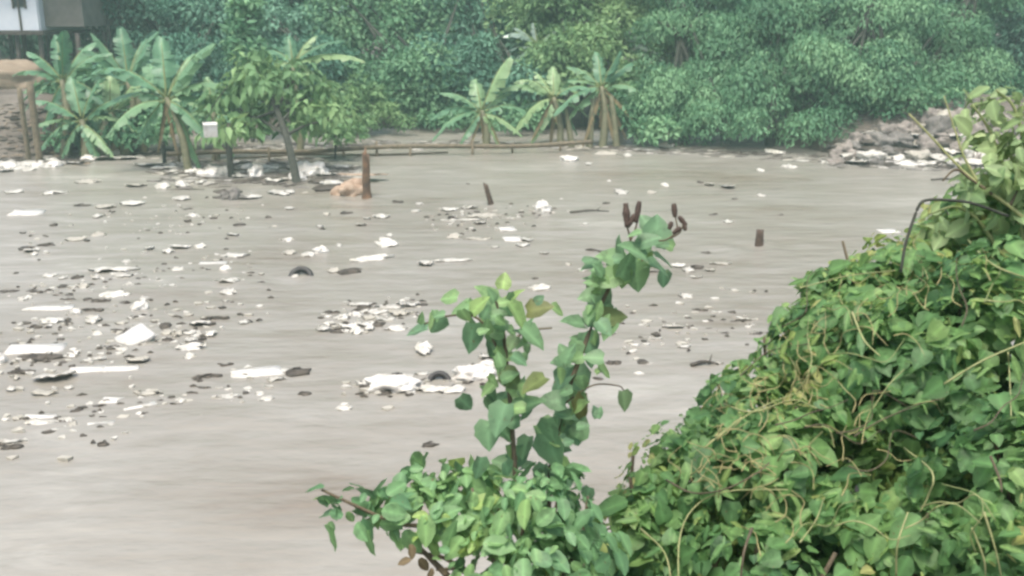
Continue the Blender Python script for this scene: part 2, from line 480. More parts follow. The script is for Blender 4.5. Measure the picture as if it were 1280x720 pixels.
def slab_me(name, c, w, dp, th, rz, seed, tilt=(0, 0)):
    r = random.Random(seed)
    bm = bmesh.new()
    pts = []
    for k, (x, y) in enumerate([(-.5, -.5), (-.18, -.52), (.15, -.49), (.5, -.5), (.52, -.1), (.5, .5), (.2, .52), (-.2, .48), (-.5, .5), (-.49, .1)]):
        pts.append(bm.verts.new(((x + r.uniform(-.05, .05)) * w, (y + r.uniform(-.09, .09)) * dp, 0)))
    fc = bm.faces.new(pts)
    ex = bmesh.ops.extrude_face_region(bm, geom=[fc])
    for e in ex['geom']:
        if isinstance(e, bmesh.types.BMVert): e.co.z += th
    bmesh.ops.recalc_face_normals(bm, faces=bm.faces)
    bmesh.ops.bevel(bm, geom=list(bm.edges), offset=min(th, .05) * .3, segments=2, affect='EDGES')
    for v in bm.verts:
        x, y, z = v.co
        z += tilt[0] * x + tilt[1] * y + .012 * rock_noise(v.co, 5, seed)
        v.co = (c[0] + x * math.cos(rz) - y * math.sin(rz), c[1] + x * math.sin(rz) + y * math.cos(rz), c[2] + z - th * .62)
    me = bpy.data.meshes.new(name); bm.to_mesh(me); bm.free()
    return me

def clump_mb(c, w, dp, hgt, rz, seed, sticks=5):
    r = random.Random(seed); mb = MB()
    for k in range(max(1, int(w / max(dp, .15) + .5))):
        n = max(1, int(w / max(dp, .15) + .5))
        ox = ((k + .5) / n - .5) * w * .8
        cc = (c[0] + ox * math.cos(rz), c[1] + ox * math.sin(rz), c[2])
        v, f = blob(cc, (w / n * 1.1, dp * r.uniform(.7, 1.1), hgt * 1.6 * r.uniform(.5, 1)), rz + r.uniform(-.4, .4), seed + k * 3.1, .4, 2)
        mb.add(v, f)
    for k in range(sticks):
        a = rz + r.uniform(-.5, .5); L = w * r.uniform(.3, .6)
        o = Vector((c[0] + r.uniform(-.3, .3) * w * math.cos(rz), c[1] + r.uniform(-.3, .3) * w * math.sin(rz) + r.uniform(-.3, .3) * dp, c[2] + hgt * r.uniform(.1, .5)))
        d = Vector((math.cos(a), math.sin(a), r.uniform(-.05, .12)))
        mb.tube([o - d * L / 2, o + Vector((0, 0, .01)), o + d * L / 2], [.006 + .012 * w, .008 + .014 * w, .004 + .006 * w], 5)
    return mb

# landmarks that the labels refer to
LM = {'leaning black stump': (611, 252), 'short upright stump': (949, 305), 'biggest white foam slab': (45, 440), 'tilted white board': (168, 428),
      'long foam plank with a dark end': (320, 470), 'half sunken black tyre': (376, 350), 'thick orange brown stump': (459, 246),
      'squat grey lump': (291, 252), 'crumpled long white bag': (492, 487), 'upturned white bag': (678, 268),
      'thin pale foam strip': (62, 388), 'stack of white foam sheets': (142, 341), 'black debris raft': (125, 378)}
LMW = {k: W(*v) for k, v in LM.items()}
NOTABLE = {
 (45, 437): 'biggest white foam slab, broken edged, floating above a dark debris clump', (50, 447): 'dark sodden debris clump tucked under the biggest white foam slab',
 (168, 425): 'tilted white board with one corner raised out of the brown water', (320, 466): 'long white foam plank with dark debris caught at one end',
 (372, 466): 'black debris caught at the end of the long foam plank', (376, 345): 'half sunken black tyre arching out of the water',
 (549, 476): 'black tyre rim arching between white bags of the raft', (492, 483): 'crumpled long white bag leading the raft of floating bags',
 (590, 471): 'bulging white bag in the raft behind the tall weed stem', (678, 263): 'upturned white bag with a dark opening, floating alone',
 (291, 248): 'squat grey lump of rubbish standing out of the water', (437, 340): 'low dark hump with a tail beside the half sunken tyre',
 (62, 385): 'thin pale foam strip lying long across the current', (142, 339): 'white foam sheets heaped with small debris below them',
 (204, 339): 'long lens shaped white sheet beside the heaped foam sheets', (125, 377): 'black debris raft, darkest on the open water',
 (149, 501): 'white rhomboid foam piece below the drifting foam sheets', (175, 508): 'slanted narrow white sheet beside the rhomboid foam piece',
 (125, 531): 'short oblong white foam block closest to the bare water', (109, 462): 'white foam sheet in the middle of three in a row',
 (69, 472): 'white pointed sheet at the near end of three in a row', (151, 461): 'white foam sheet with jagged underside, far end of three',
 (15, 552): 'white sliver closest to the camera over a dark shadowy stick', (530, 439): 'white triangular scrap standing up behind the drooping weed leaves',
 (737, 266): 'thin dark twig lying flat on the water past the upturned bag', (1110, 289): 'white oblong foam piece floating beside the creeper thicket',
 (712, 200): 'white bag floating just off the banana stems on the shore', (465, 324): 'long thin white strip pointing up towards the leaning stump',
 (566, 326): 'long thin white strip with a rounded head', (33, 266): 'bright white oblong sheet alone near the banana clump',
}
SPEC = '''S 45 437 65 14|D 50 447 54 9|S 168 425 36 20|S 320 466 66 14|D 372 466 26 12|T 376 345 30 12|T 549 476 30 9|B 492 483 62 19|B 590 471 48 19
B 678 263 18 15|G 291 248 27 15|D 437 340 28 9|S 62 385 56 6|P 142 339 45 9|S 204 339 47 6|D 125 377 22 6|S 149 501 42 11|S 175 508 38 9|S 125 531 32 8
S 109 462 42 9|P 69 472 38 12|S 151 461 42 8|P 15 552 22 6|P 530 439 18 14|W 737 266 50 4|S 1110 289 24 6|B 712 200 18 8|P 465 324 44 5|P 566 326 40 5|S 33 266 35 7
P 122 271 10 5|P 165 255 25 5|p 132 259 20 5|P 227 249 18 5|P 62 242 15 4|P 240 270 12 4|P 292 294 14 5|P 187 311 9 5|P 227 309 22 5|P 250 309 11 6|P 210 315 12 5|p 94 300 20 4|p 124 295 15 5
P 155 345 26 7|P 120 347 8 6|S 265 330 33 6|P 295 320 28 5|B 282 338 11 8|P 287 352 28 8|P 285 366 16 6|P 211 359 19 5|p 105 359 10 6|P 144 370 27 6|B 175 386 16 12|P 180 374 9 4|B 95 391 11 7|P 116 401 14 8|P 64 402 22 6|p 152 404 12 4|P 40 313 14 5|p 236 394 9 4|P 250 405 22 9|P 305 403 12 4
d 104 257 16 4|d 67 282 8 5|d 35 311 18 7|d 59 306 16 5|d 235 277 9 7|d 267 273 8 4|d 96 348 12 6|d 11 365 20 5|d 60 364 9 5|d 87 375 14 5|d 110 375 11 5|d 155 379 14 5|d 117 388 25 5|d 45 409 12 5|d 206 409 14 10|D 270 398 34 4|D 155 415 26 6|d 260 338 8 5|d 234 262 16 4
P 125 449 14 5|p 172 451 25 10|P 239 436 30 8|P 239 426 12 7|P 264 418 12 7|P 237 447 12 6|p 222 419 10 9|d 282 457 18 5|D 260 471 36 6|S 50 521 36 6|P 55 529 34 6|P 85 526 14 5|d 15 559 22 5|d 96 514 13 5|d 129 555 12 6|d 242 492 13 5|P 226 502 10 6|d 221 506 18 6|d 200 502 10 5|P 282 497 26 6|p 185 492 28 8|p 55 492 25 5|P 15 487 10 5|d 27 465 28 5|B 2 452 10 12|P 345 474 20 5|P 352 463 18 5
P 362 261 10 5|P 477 271 18 5|P 520 265 9 5|p 451 281 12 4|P 359 301 14 5|B 400 315 16 9|P 386 319 14 5|P 484 306 23 8|P 532 330 18 9|p 417 339 12 5|P 562 262 20 4|P 587 260 18 5|p 605 270 35 4|P 580 275 45 3|P 600 279 14 4|S 634 286 22 6|S 640 299 22 8|p 597 299 30 4|p 567 296 16 5|p 362 317 14 6|d 402 287 10 4|d 325 354 12 4|d 497 252 12 4
P 430 511 18 6|d 537 556 18 4|B 515 487 12 10|d 497 468 12 5|P 540 487 35 8|P 566 488 30 7|P 612 447 26 12|P 610 460 36 9|d 608 481 18 6|P 630 475 22 8|P 332 500 16 4|d 382 492 14 4|P 455 480 16 8|d 480 492 20 5|d 585 478 14 5|B 622 462 16 10
P 450 381 20 4|d 455 384 14 5|P 428 398 12 5|P 443 395 14 5|P 470 391 18 5|P 488 384 26 4|P 510 382 20 6|P 436 408 14 6|P 456 406 16 6|P 462 411 8 6|P 480 400 16 5|d 472 407 14 6|P 405 412 12 5|d 424 414 12 6|P 495 411 20 4|p 500 393 16 8|P 446 415 10 6|d 415 391 14 4|p 463 398 14 6|P 412 405 8 4
d 758 254 8 4|P 776 241 15 5|p 815 241 9 4|P 831 232 8 4|P 887 231 10 5|P 910 234 14 5|d 875 228 8 4|P 952 245 10 4|P 951 214 8 4|P 992 210 11 4|P 910 278 11 4|d 892 269 13 4|d 976 269 8 4|P 675 361 23 7|P 858 371 14 7|d 875 388 17 7|d 915 391 10 6|d 882 316 10 4|P 735 205 8 4|p 757 193 25 4|P 784 195 10 4|P 830 184 20 7|S 797 187 60 4|P 969 191 20 5|P 1036 204 14 4|P 1054 199 15 4|P 985 209 14 3
P 843 409 24 6|P 855 433 14 4|P 758 417 20 7|d 767 454 20 8|d 748 474 16 5|d 804 454 14 8|W 881 458 36 4|W 1182 226 34 5|p 930 400 18 5|d 945 418 16 5|d 918 402 12 4|d 960 432 14 6|p 893 455 18 4|P 870 347 14 4|p 900 330 24 4
P 20 211 24 5|P 38 212 16 5|P 58 209 20 4|P 8 214 14 5|P 74 206 12 6|P 75 241 14 4|P 18 240 18 4|p 110 228 24 4|p 170 232 20 4'''
KIND = {'S': ('foam_sheet', 'foam', 'foam sheet', 'white foam piece'), 'B': ('plastic_bag', 'bag', 'plastic bag', 'crumpled white bag'), 'P': ('plastic_scrap', 'scrap', 'plastic scrap', 'small white scrap'),
        'p': ('silty_scrap', 'faint', 'plastic scrap', 'faint silty scrap'), 'D': ('debris_clump', 'dark', 'debris', 'dark debris clump'), 'd': ('driftwood_lump', 'dark', 'driftwood', 'small dark driftwood lump'),
        'T': ('tyre', 'rubber', 'tyre', 'black tyre'), 'W': ('twig', 'stem_brown', 'twig', 'brown twig'), 'G': ('rubbish_lump', 'grey', 'rubbish', 'grey lump')}
items = []
for tok in SPEC.replace('\n', '|').split('|'):
    k, a, b_, c, d = tok.split(); items.append([k, int(a), int(b_), int(c), int(d)])
for i in range(26):     # finer bits between the named ones on the left drift
    px, py = RND.uniform(20, 330), RND.uniform(300, 500)
    items.append([RND.choice('PPpd'), round(px), round(py), RND.randint(6, 10), 4])
for i in range(16):
    items.append([RND.choice('PPpd'), RND.randint(330, 930), RND.randint(215, 350), RND.randint(5, 9), 3])
ORD = ['next to', 'second out from', 'third out from', 'fourth out from', 'fifth out from', 'sixth out from', 'seventh out from', 'eighth out from', 'ninth out from', 'tenth out from', 'eleventh out from',
       'twelfth out from', 'thirteenth out from', 'fourteenth out from', 'fifteenth out from', 'sixteenth out from', 'seventeenth out from', 'eighteenth out from', 'nineteenth out from', 'twentieth out from'] + [f'{t}{u} out from' for t in ('twenty-', 'thirty-') for u in ('first', 'second', 'third', 'fourth', 'fifth', 'sixth', 'seventh', 'eighth', 'ninth')]
for i in range(44):     # broken bands running with the current
    b0 = RND.choice(((20, 365, 300, 330), (0, 460, 260, 415), (0, 540, 330, 480), (150, 300, 480, 262), (430, 500, 640, 440), (640, 300, 900, 345)))
    u = RND.random(); k_ = RND.choice('PPPpddd')
    items.append([k_, round(b0[0] + (b0[2] - b0[0]) * u + RND.gauss(0, 8)), round(b0[1] + (b0[3] - b0[1]) * u + RND.gauss(0, 7)), RND.randint(7, 16), RND.randint(4, 6)])
buckets = {}
for it in items:
    p = W(it[1], it[2]); it.append(p)
    if (it[1], it[2]) in NOTABLE: it.append(NOTABLE[(it[1], it[2])]); continue
    lm = min(LMW, key=lambda k: (LMW[k] - p).length)
    buckets.setdefault((it[0], lm), []).append(it)
for (k, lm), L in buckets.items():
    L.sort(key=lambda it: (LMW[lm] - it[5]).length)
    for i, it in enumerate(L):
        it.append(f'{KIND[k][3]} afloat, {ORD[i]} the {lm}')
SEED = [100]
def litter(k, p, w, hpx, label, group, rz=None, z=None, matx=None, dist=None):
    """one floating or lying piece, sized so it spans w x hpx photo pixels seen from the bank"""
    SEED[0] += 1; sd = SEED[0]; r = random.Random(sd)
    name, mat, cat, _ = KIND[k]
    w = w * (1.3 if k in 'Pp' else 1.12 if k in 'dDB' else 1.0); hpx = hpx * (1.25 if k in 'PpdD' else 1.0)
    if matx: mat = matx
    d = dist or (p - CAM).length
    mw = w / F * d
    el = max(.14, (H - p.z) / d)
    mh = hpx / F * d
    rz = r.uniform(.02, .22) if rz is None else rz
    c = Vector(p)
    if z is not None: c.z = z
    org = Vector(p)
    if k == 'S':
        th = min(.10, mh * .35); dp = max(.08, (mh - th) / el * .9)
        o = link(name, slab_me(name, c, mw * .95, min(dp, mw * 1.4), th, rz, sd, (r.uniform(-.03, .03), r.uniform(-.02, .05))), mat, None, org)
    elif k == 'B':
        v, f = blob(c + Vector((0, 0, mh * .04)), (mw * 1.05, max(mw * .6, mh / el * .4), mh * 1.5), rz, sd, .3, 4)
        o = MB().add(v, f).build(name, mat, None, org)
    elif k in 'Pp':
        mh = max(mh, .06)
        v, f = scrap_vf(c, mw * 1.15, min(max(.12, mh / el * .65), mw * 1.3), rz, sd, mh * .5)
        o = MB().add(v, f).build(name, mat, None, org)
    elif k in 'Dd':
        o = clump_mb(c, mw, min(max(.12, mh / el * .5), mw), mh * .55, rz, sd, 5 if k == 'D' else 2).build(name, mat, None, org)
    elif k == 'G':
        v, f = blob(c, (mw, mw * .7, mh * 1.7), rz, sd, .35, 4); o = MB().add(v, f).build(name, mat, None, org)
    elif k == 'W':
        a = Vector((math.cos(rz), math.sin(rz), 0)) * mw / 2; mb = MB()
        mb.tube(curve_pts([c - a + Vector((0, 0, .03)), c + Vector((0, .05, .05)), c + a + Vector((0, 0, .02))], 8), [.03, .03, .028, .026, .024, .02, .016, .01], 6)
        mb.tube([c + a * .3 + Vector((0, 0, .04)), c + a * .6 + Vector((0, .12, .12))], [.014, .006], 5)
        o = mb.build(name, 'dark', None, org)
    elif k == 'T':
        R_, r_ = mw / 2 * .8, mw * .13; v, f = [], []
        nu, nv = 36, 12
        tilt = .9
        for i in range(nu):
            a = 2 * math.pi * i / nu
            for j in range(nv):
                q = 2 * math.pi * j / nv
                e = r_ * (1 + (.06 if (i % 2 and math.cos(q) > .3) else 0))
                x, y, zz = (R_ + e * math.cos(q)) * math.cos(a), (R_ + e * math.cos(q)) * math.sin(a), e * 1.1 * math.sin(q)
                y, zz = y * math.cos(tilt) - zz * math.sin(tilt), y * math.sin(tilt) + zz * math.cos(tilt)
                v.append((c.x + x, c.y + y, c.z + zz - R_ * .25))
                f.append((i * nv + j, ((i + 1) % nu) * nv + j, ((i + 1) % nu) * nv + (j + 1) % nv, i * nv + (j + 1) % nv))
        o = MB().add(v, f).build(name, mat, None, org)
    tag(o, label, cat, group)
    return o
for k, px, py, w, h, p, label in items:
    rz = None
    if 400 < px < 525 and 378 < py < 420: w, h = w * 1.35, h * 1.3
    tl = {(168, 425): .7, (175, 508): .5, (69, 472): .35, (465, 324): .45}.get((px, py))
    o = litter(k, p, w, h, label, 'rubbish drifting on the flood', rz=tl)
    if (px, py) == (168, 425): o.rotation_euler = (rad(14), rad(-10), 0); o.location.z += .06

# rubbish snagged around the stems and the fence, and the heap on the far bank
SN = '''B 263 216 24 11|B 240 212 12 6|P 270 214 28 8|B 320 215 14 12|P 345 222 20 7|B 392 212 30 15|B 380 207 26 10|P 408 216 18 6|d 345 205 18 8|D 330 226 30 8|D 415 236 40 8|P 352 238 22 6|d 355 242 14 5|P 300 218 14 7|d 300 228 20 6
P 190 202 30 5|B 12 210 16 7|P 30 206 24 6|B 48 209 14 6|P 96 203 20 5|B 112 200 14 7|P 4 206 18 6|P 132 199 18 5|P 205 206 22 6|P 214 211 14 4|d 214 200 14 8|P 160 198 26 5|B 148 193 12 6|D 75 203 40 7|B 70 208 12 7|P 62 205 16 6|P 415 226 20 5|D 285 240 30 6|P 310 243 22 5|d 275 247 12 5|d 337 231 12 6|B 226 226 10 4|P 203 230 12 4|P 228 229 12 4
B 310 206 12 6|P 336 208 16 6|d 362 212 10 6|P 428 205 16 6|P 300 200 18 5|d 410 222 22 5|P 447 234 10 5|B 372 220 18 8|d 396 228 20 6|P 250 224 12 4'''
cnt = {}
def snag(k):
    return {'B': 'white bag', 'P': 'pale scrap', 'd': 'dark driftwood lump', 'D': 'dark debris clump'}[k]
sl = []
for tok in SN.replace('\n', '|').split('|'):
    k, a, b_, c, d = tok.split(); sl.append((k, int(a), int(b_) + (4 if k in 'BP' and int(a) > 180 else 0), int(int(c) * 1.2), int(int(d) * 1.25)))
STEMS = {'straight banana stem': (237, 216), 'thin pole in the rubbish': (290, 222), 'leaning sapling trunk': (372, 230), 'low yellow green banana': (142, 195), 'two bamboo posts': (44, 205)}
STW = {k: W(*v) for k, v in STEMS.items()}
bk = {}
for it in sl:
    p = W(it[1], it[2]); lm = min(STW, key=lambda q: (STW[q] - p).length); bk.setdefault((it[0], lm), []).append((it, p))
for (k, lm), L in bk.items():
    L.sort(key=lambda q: (q[1] - STW[lm]).length)
    for i, (it, p) in enumerate(L):
        litter(k, p, it[3], it[4], f'{snag(k)} snagged in the shallows, {ORD[i]} the {lm}', 'rubbish snagged in the shallows')

r = random.Random(5)
HL = []
HEAP = [(k, px, py, w, h) for k, px, py, w, h in (tuple([t.split()[0]] + [int(int(q) * (1 if i < 2 else 1.25)) for i, q in enumerate(t.split()[1:])]) for t in
        '''S 1133 203 36 9|B 1100 180 26 14|G 1075 178 26 12|D 1085 176 26 9|B 1125 178 22 12|G 1060 190 26 12|D 1098 186 34 8|P 1110 195 26 8|B 1090 197 24 9|D 1140 190 28 9|G 1160 186 26 14|B 1150 196 24 10|P 1180 200 22 8
G 1175 165 30 18|G 1195 155 28 16|B 1185 148 18 10|G 1165 150 20 12|P 1205 172 24 9|D 1180 178 22 8|B 1215 190 20 14|G 1220 165 30 18|P 1225 205 26 8|B 1250 202 26 10|G 1255 185 30 16|D 1240 178 22 9|B 1270 206 20 10|G 1130 165 26 12|P 1150 172 20 7|G 1110 168 24 12|D 1120 190 24 8
P 1070 200 22 6|d 1080 203 14 6|d 1115 201 14 6|P 1160 204 18 5|d 1175 205 12 5|P 1195 206 16 5|G 1045 197 16 9|d 1020 196 14 7|P 1240 212 22 6|G 1200 188 22 12|P 1190 190 18 6|B 1230 152 18 10|G 1250 158 24 14|P 1142 182 16 6|P 1090 168 18 6|B 1068 184 16 8'''.replace('\n', '|').split('|'))]
for _ in range(30):
    px_ = r.uniform(1035, 1275); HEAP.append((r.choice('GGBdPD'), px_, r.uniform(204 - (px_ - 1035) * .26, 207), r.uniform(12, 26), r.uniform(7, 13)))
bk = {}
for it in HEAP:
    p = hit(it[1], it[2]); row = 0 if p.z < .25 else (1 if p.z < .9 else 2)
    bk.setdefault((it[0], row), []).append((it, p))
RW = ['the waterline', 'the middle slope', 'the upper slope']
NM = {'S': 'long white foam piece', 'B': 'dirty pale bag', 'G': 'grey brown sack', 'D': 'dark debris clump', 'P': 'pale flat scrap', 'd': 'dark lump'}
for (k, row), L in bk.items():
    L.sort(key=lambda q: q[0][1])
    for i, (it, p) in enumerate(L):
        nth = ['first', 'second', 'third', 'fourth', 'fifth', 'sixth', 'seventh', 'eighth', 'ninth', 'tenth', 'eleventh', 'twelfth', 'thirteenth', 'fourteenth', 'fifteenth', 'sixteenth', 'seventeenth', 'eighteenth', 'nineteenth', 'twentieth'][i]
        mx_ = None
        if k == 'G': mx_ = r.choice(['grey', 'pink', 'pink'])
        if k == 'B': mx_ = r.choice(['scrap', 'pink', 'faint', 'grey', 'grey', 'faint'])
        litter(k, p, it[3], it[4], f'{NM[k]} on {RW[row]} of the rubbish bank, {nth} from the overhanging tree', 'rubbish on the far bank', matx=mx_)

# specks too small to count: chips in the drift bands, sticks and shreds along the far waterline
def specks(name, mat, pts):
    mb = MB(); rr_ = random.Random(77)
    for p, sz, stick in pts:
        a = rr_.uniform(-.5, .6) if stick else rr_.uniform(0, 6.3)
        if stick:
            q = Vector((math.cos(a), math.sin(a) * .6, rr_.uniform(-.15, .3))) * sz
            mb.tube([p - q, p + q * .1 + Vector((0, 0, .02)), p + q], [.014, .02, .008], 5)
        else:
            n_ = rr_.choice((4, 5, 6)); top = [Vector((p.x + math.cos(a + k * 6.283 / n_) * sz * rr_.uniform(.5, 1.3), p.y + math.sin(a + k * 6.283 / n_) * sz * rr_.uniform(.4, .9), p.z + rr_.uniform(.004, .03))) for k in range(n_)]
            bt = [t - Vector((0, 0, .05)) for t in top]
            mb.add(top + bt, [tuple(range(n_)), tuple(range(2 * n_ - 1, n_ - 1, -1))] + [(k, k + n_, (k + 1) % n_ + n_, (k + 1) % n_) for k in range(n_)])
    tag(mb.build(name, mat, None, smooth=False), kind='stuff')
BANDS = [(20, 365, 320, 330, 10), (0, 460, 260, 415, 14), (0, 545, 330, 480, 14), (30, 300, 330, 262, 16), (400, 405, 520, 388, 9), (440, 492, 640, 460, 8), (540, 280, 700, 262, 8), (780, 420, 980, 395, 18), (0, 420, 330, 385, 12)]
def band_pts(n, smin, smax, stick=.0):
    out = []
    for _ in range(n):
        b0 = RND.choice(BANDS); u = RND.random()
        p = W(b0[0] + (b0[2] - b0[0]) * u + RND.gauss(0, 10), b0[1] + (b0[3] - b0[1]) * u + RND.gauss(0, b0[4]))
        out.append((p, RND.uniform(smin, smax), RND.random() < stick))
    return out
specks('floating_specks', 'scrap', band_pts(300, .025, .07)); specks('floating_dark_specks', 'dark', band_pts(330, .025, .08, .5)); specks('floating_silt_shreds', 'faint', band_pts(170, .03, .09))
def shore_pts(n, stick):
    out = []
    for _ in range(n):
        x_ = RND.uniform(-20, 16); y_ = shore_y(x_) + RND.gauss(-.1, .5)
        if RND.random() < .35: q = W(RND.uniform(190, 450), RND.gauss(214, 9)); x_, y_ = q.x, q.y
        out.append((Vector((x_, y_, max(0, ground(x_, y_)))), RND.uniform(.08, .28) * (2.2 if stick else 1), stick))
    return out
def bank_pts(n, box, smin, smax, stick=False):
    out = []
    for _ in range(n):
        p = hit(RND.uniform(box[0], box[2]), RND.uniform(box[1], box[3])); 
        if p.y < 60: out.append((p, RND.uniform(smin, smax), stick))
    return out
specks('bank_rubble', 'grey', bank_pts(480, (1030, 118, 1290, 212), .08, .26)); specks('bank_pale_rubble', 'pink', bank_pts(330, (1030, 120, 1290, 212), .08, .26)); specks('bank_shreds', 'faint', bank_pts(130, (1030, 140, 1290, 212), .06, .2))
specks('bank_sticks', 'dark', bank_pts(120, (0, 130, 110, 208), .15, .5, True) + bank_pts(90, (1030, 130, 1290, 212), .15, .45, True)); specks('bank_leaf_litter', 'tarp', bank_pts(200, (0, 130, 110, 208), .06, .2)); specks('bank_mud_clods', 'dark', bank_pts(160, (0, 130, 110, 208), .08, .3))
specks('shoreline_sticks', 'dark', shore_pts(420, True)); specks('shoreline_litter', 'grey', shore_pts(420, False)); specks('shoreline_shreds', 'faint', shore_pts(200, False)); specks('shoreline_white_litter', 'scrap', shore_pts(130, False))

# ------------------------------------------------------------------ stumps, posts, fence
def stump(name, label, px, ytop, ybase, wpx, mat, lean=0, jag=.15, cat='stump'):
    p = W(px, ybase); d = proj(p)[2]
    h = (ybase - ytop) / F * d * 1.05; rr = wpx / 2 / F * d
    mb = MB(); n = 10; v, f = [], []
    rs = random.Random(px)
    lev = 9
    for i in range(lev):
        t = i / (lev - 1)
        for k in range(n):
            a = 2 * math.pi * k / n
            q = rr * (.62 + 1.0 * max(0, 1 - t * 2.6) ** 1.6 - .12 * t if wpx > 14 else 1.1 - .25 * t) * (1 + .22 * noise.noise((math.cos(a) * 1.5, math.sin(a) * 1.5, t * 3 + px)))
            z = -.4 + (h + .4) * t
            if i >= lev - 2: z += jag * h * noise.noise((a * 1.3, px, 0))
            v.append((p.x + math.cos(a) * q + lean * max(0, z), p.y + math.sin(a) * q, z))
    for i in range(lev - 1):
        for k in range(n):
            f.append((i * n + k, i * n + (k + 1) % n, (i + 1) * n + (k + 1) % n, (i + 1) * n + k))
    v.append((p.x + lean * h, p.y, h * .9)); f += [((lev - 1) * n + k, (lev - 1) * n + (k + 1) % n, len(v) - 1) for k in range(n)]
    mb.add(v, f)
    return tag(mb.build(name, mat, None, p), label, cat)
stump('tree_stump', 'thick orange brown stump with a jagged top, standing beside an orange sack', 459, 194, 247, 17, 'stump_orange', 0, .5)
stump('wooden_stake', 'leaning black stump with debris at its foot in open water', 614, 231, 256, 7, 'stump', -.28, .2)
stump('wooden_stake', 'short upright brown stump standing alone in pale swirling water', 949, 288, 307, 11, 'stump', 0, .1)
sk = litter('G', W(440, 243), 44, 22, 'orange beige sack slumped in the water against the thick stump', None, matx='sack'); sk.name = 'slumped_sack'; sk['category'] = 'sack'
sk = litter('P', W(452, 226), 50, 5, 'beige cloth strip draped behind the thick orange stump', None, matx='sack', z=.15); sk.name = 'cloth_strip'; sk['category'] = 'cloth'

def post(px, ytop, ybase, wpx, label, mat='bamboo', lean=0):
    p = hit(px, ybase); d = proj(p)[2]
    h = (ybase - ytop) / F * d * 1.04
    mb = MB(); n = 9
    pts = [p + Vector((lean * h * i / (n - 1), 0, -.3 + (h + .3) * i / (n - 1))) for i in range(n)]
    rr = wpx / 2 / F * d
    mb.tube(pts, [rr * (1.08 if i % 2 else .95) for i in range(n)], 8)
    return tag(mb.build('bamboo_post', mat, None, p), label, 'post')
post(36, 115, 200, 6, 'thin bamboo post under the white house, shorter of the two')
post(50, 108, 204, 8, 'taller bamboo post under the white house, with green tint')
post(289, 165, 222, 8, 'thin dark pole standing in the rubbish with a bare top', 'bark')
post(206, 178, 205, 5, 'short dark stake beside the straight banana stem', 'bark')

base = hit(470, 189)
fr = empty('bamboo_fence', W(470, 190), 'low bamboo rail fence along the flooded far shore', 'fence')
rp = [(205, 195), (290, 193), (380, 190), (470, 187), (560, 185), (650, 183), (740, 181)]
rl = []
for px, py in rp:
    g = W(px, py + 9); dd = proj(g)[2]; rl.append(D(px, py - 2, dd))
mb = MB(); mb.tube(curve_pts([q + Vector((0, 0, .05 * math.sin(i * 2.3))) for i, q in enumerate(rl)], 30), .075, 7); mb.build('rail', 'bamboo', fr)
mb = MB(); mb.tube(curve_pts([q + Vector((0, .12, -.2 + .05 * math.sin(i * 2))) for i, q in enumerate(rl[1:5])], 20), .035, 6); mb.build('rail', 'bamboo', fr)
for px in (222, 268, 335, 428, 470, 512, 590, 640, 700):
    k = min(range(len(rp)), key=lambda i: abs(rp[i][0] - px)); dd = proj(rl[k])[2]
    p = D(px, rp[k][1], dd); mb = MB()
    mb.tube([Vector((p.x, p.y + .07, -.4)), Vector((p.x + .02, p.y + .07, p.z + RND.uniform(.05, .3)))], [.05, .04], 7); mb.build('post', 'bamboo', fr)

# white bucket-like bag hung on the pole
p = hit(263, 205); dd = 27.4; c = D(263, 163, dd)
hb = empty('hanging_box', c, 'square white foam box caught in the branches above the rubbish', 'box')
mb = MB(); mb.box((c.x, c.y, c.z), (.36, .28, .32), .35, .16); mb.build('box_body', 'foam', hb, smooth=False)
mb = MB(); mb.box((c.x + .01, c.y - .03, c.z + .180), (.38, .30, .035), .35, .16); mb.build('lid', 'foam', hb, smooth=False)
mb = MB(); mb.tube(curve_pts([c + Vector((-.17, 0, .2)), c + Vector((0, 0, .45)), c + Vector((.2, .1, .8)), c + Vector((.5, .3, 1.2))], 10), .012, 5); mb.build('cord', 'bark', hb)

# ------------------------------------------------------------------ house on stilts, tarp
def quad_wall(mb, x0, x1, y, z0, z1, th=.08): mb.box(((x0 + x1) / 2, y, (z0 + z1) / 2), (x1 - x0, th, z1 - z0))
hy = D(40, 38, 42).y; hz = D(40, 38, 42).z
x1 = D(50, 30, 42).x; x2 = D(100, 20, 42).x
hs = empty('stilt_house', (x1 - 3, hy, ground(x1 - 3, hy)), 'white boarded house on dark stilts above the banana clump', 'house')
mb = MB(); quad_wall(mb, x1 - 9, x1, hy, hz, hz + 3); mb.box((x1, hy + 3, hz + 1.5), (.08, 5.9, 3)); mb.box((x1 - 9, hy + 3, hz + 1.5), (.08, 5.9, 3)); mb.box((x1 - 4.5, hy + 6, hz + 1.5), (8.9, .08, 3)); mb.build('wall', 'wall_white', hs, smooth=False)
mb = MB(); quad_wall(mb, x1 + .05, x2, hy + .5, hz + .15, hz + 2.7); mb.box(((x1 + x2) / 2, hy + 3.4, hz + 1.4), (x2 - x1 - .1, 5.6, 2.5)); o = mb.build('side_room', 'wall_grey', hs, smooth=False); o['label'] = 'grey brown boarded lean-to'
xw = D(29, 4, 42).x; zw = D(29, 3, 42).z
mb = MB(); mb.box((xw, hy - .06, zw + .25), (.42, .05, .9)); wo = mb.build('window', 'pane', hs, smooth=False)
for sx in (-.26, .26):
    mb = MB(); mb.box((xw + sx, hy - .07, zw + .25), (.07, .08, 1.0)); mb.build('frame', 'timber', wo, smooth=False)
mb = MB(); mb.box((D(28, 20, 42).x, hy - .07, hz + 1.3), (.07, .07, 2.6)); mb.build('corner_batten', 'timber', hs, smooth=False)
mb = MB(); mb.box((x1 - 4.4, hy + 2.9, hz - .1), (9.3, 6.3, .16)); mb.build('floor_beam', 'timber', hs, smooth=False)
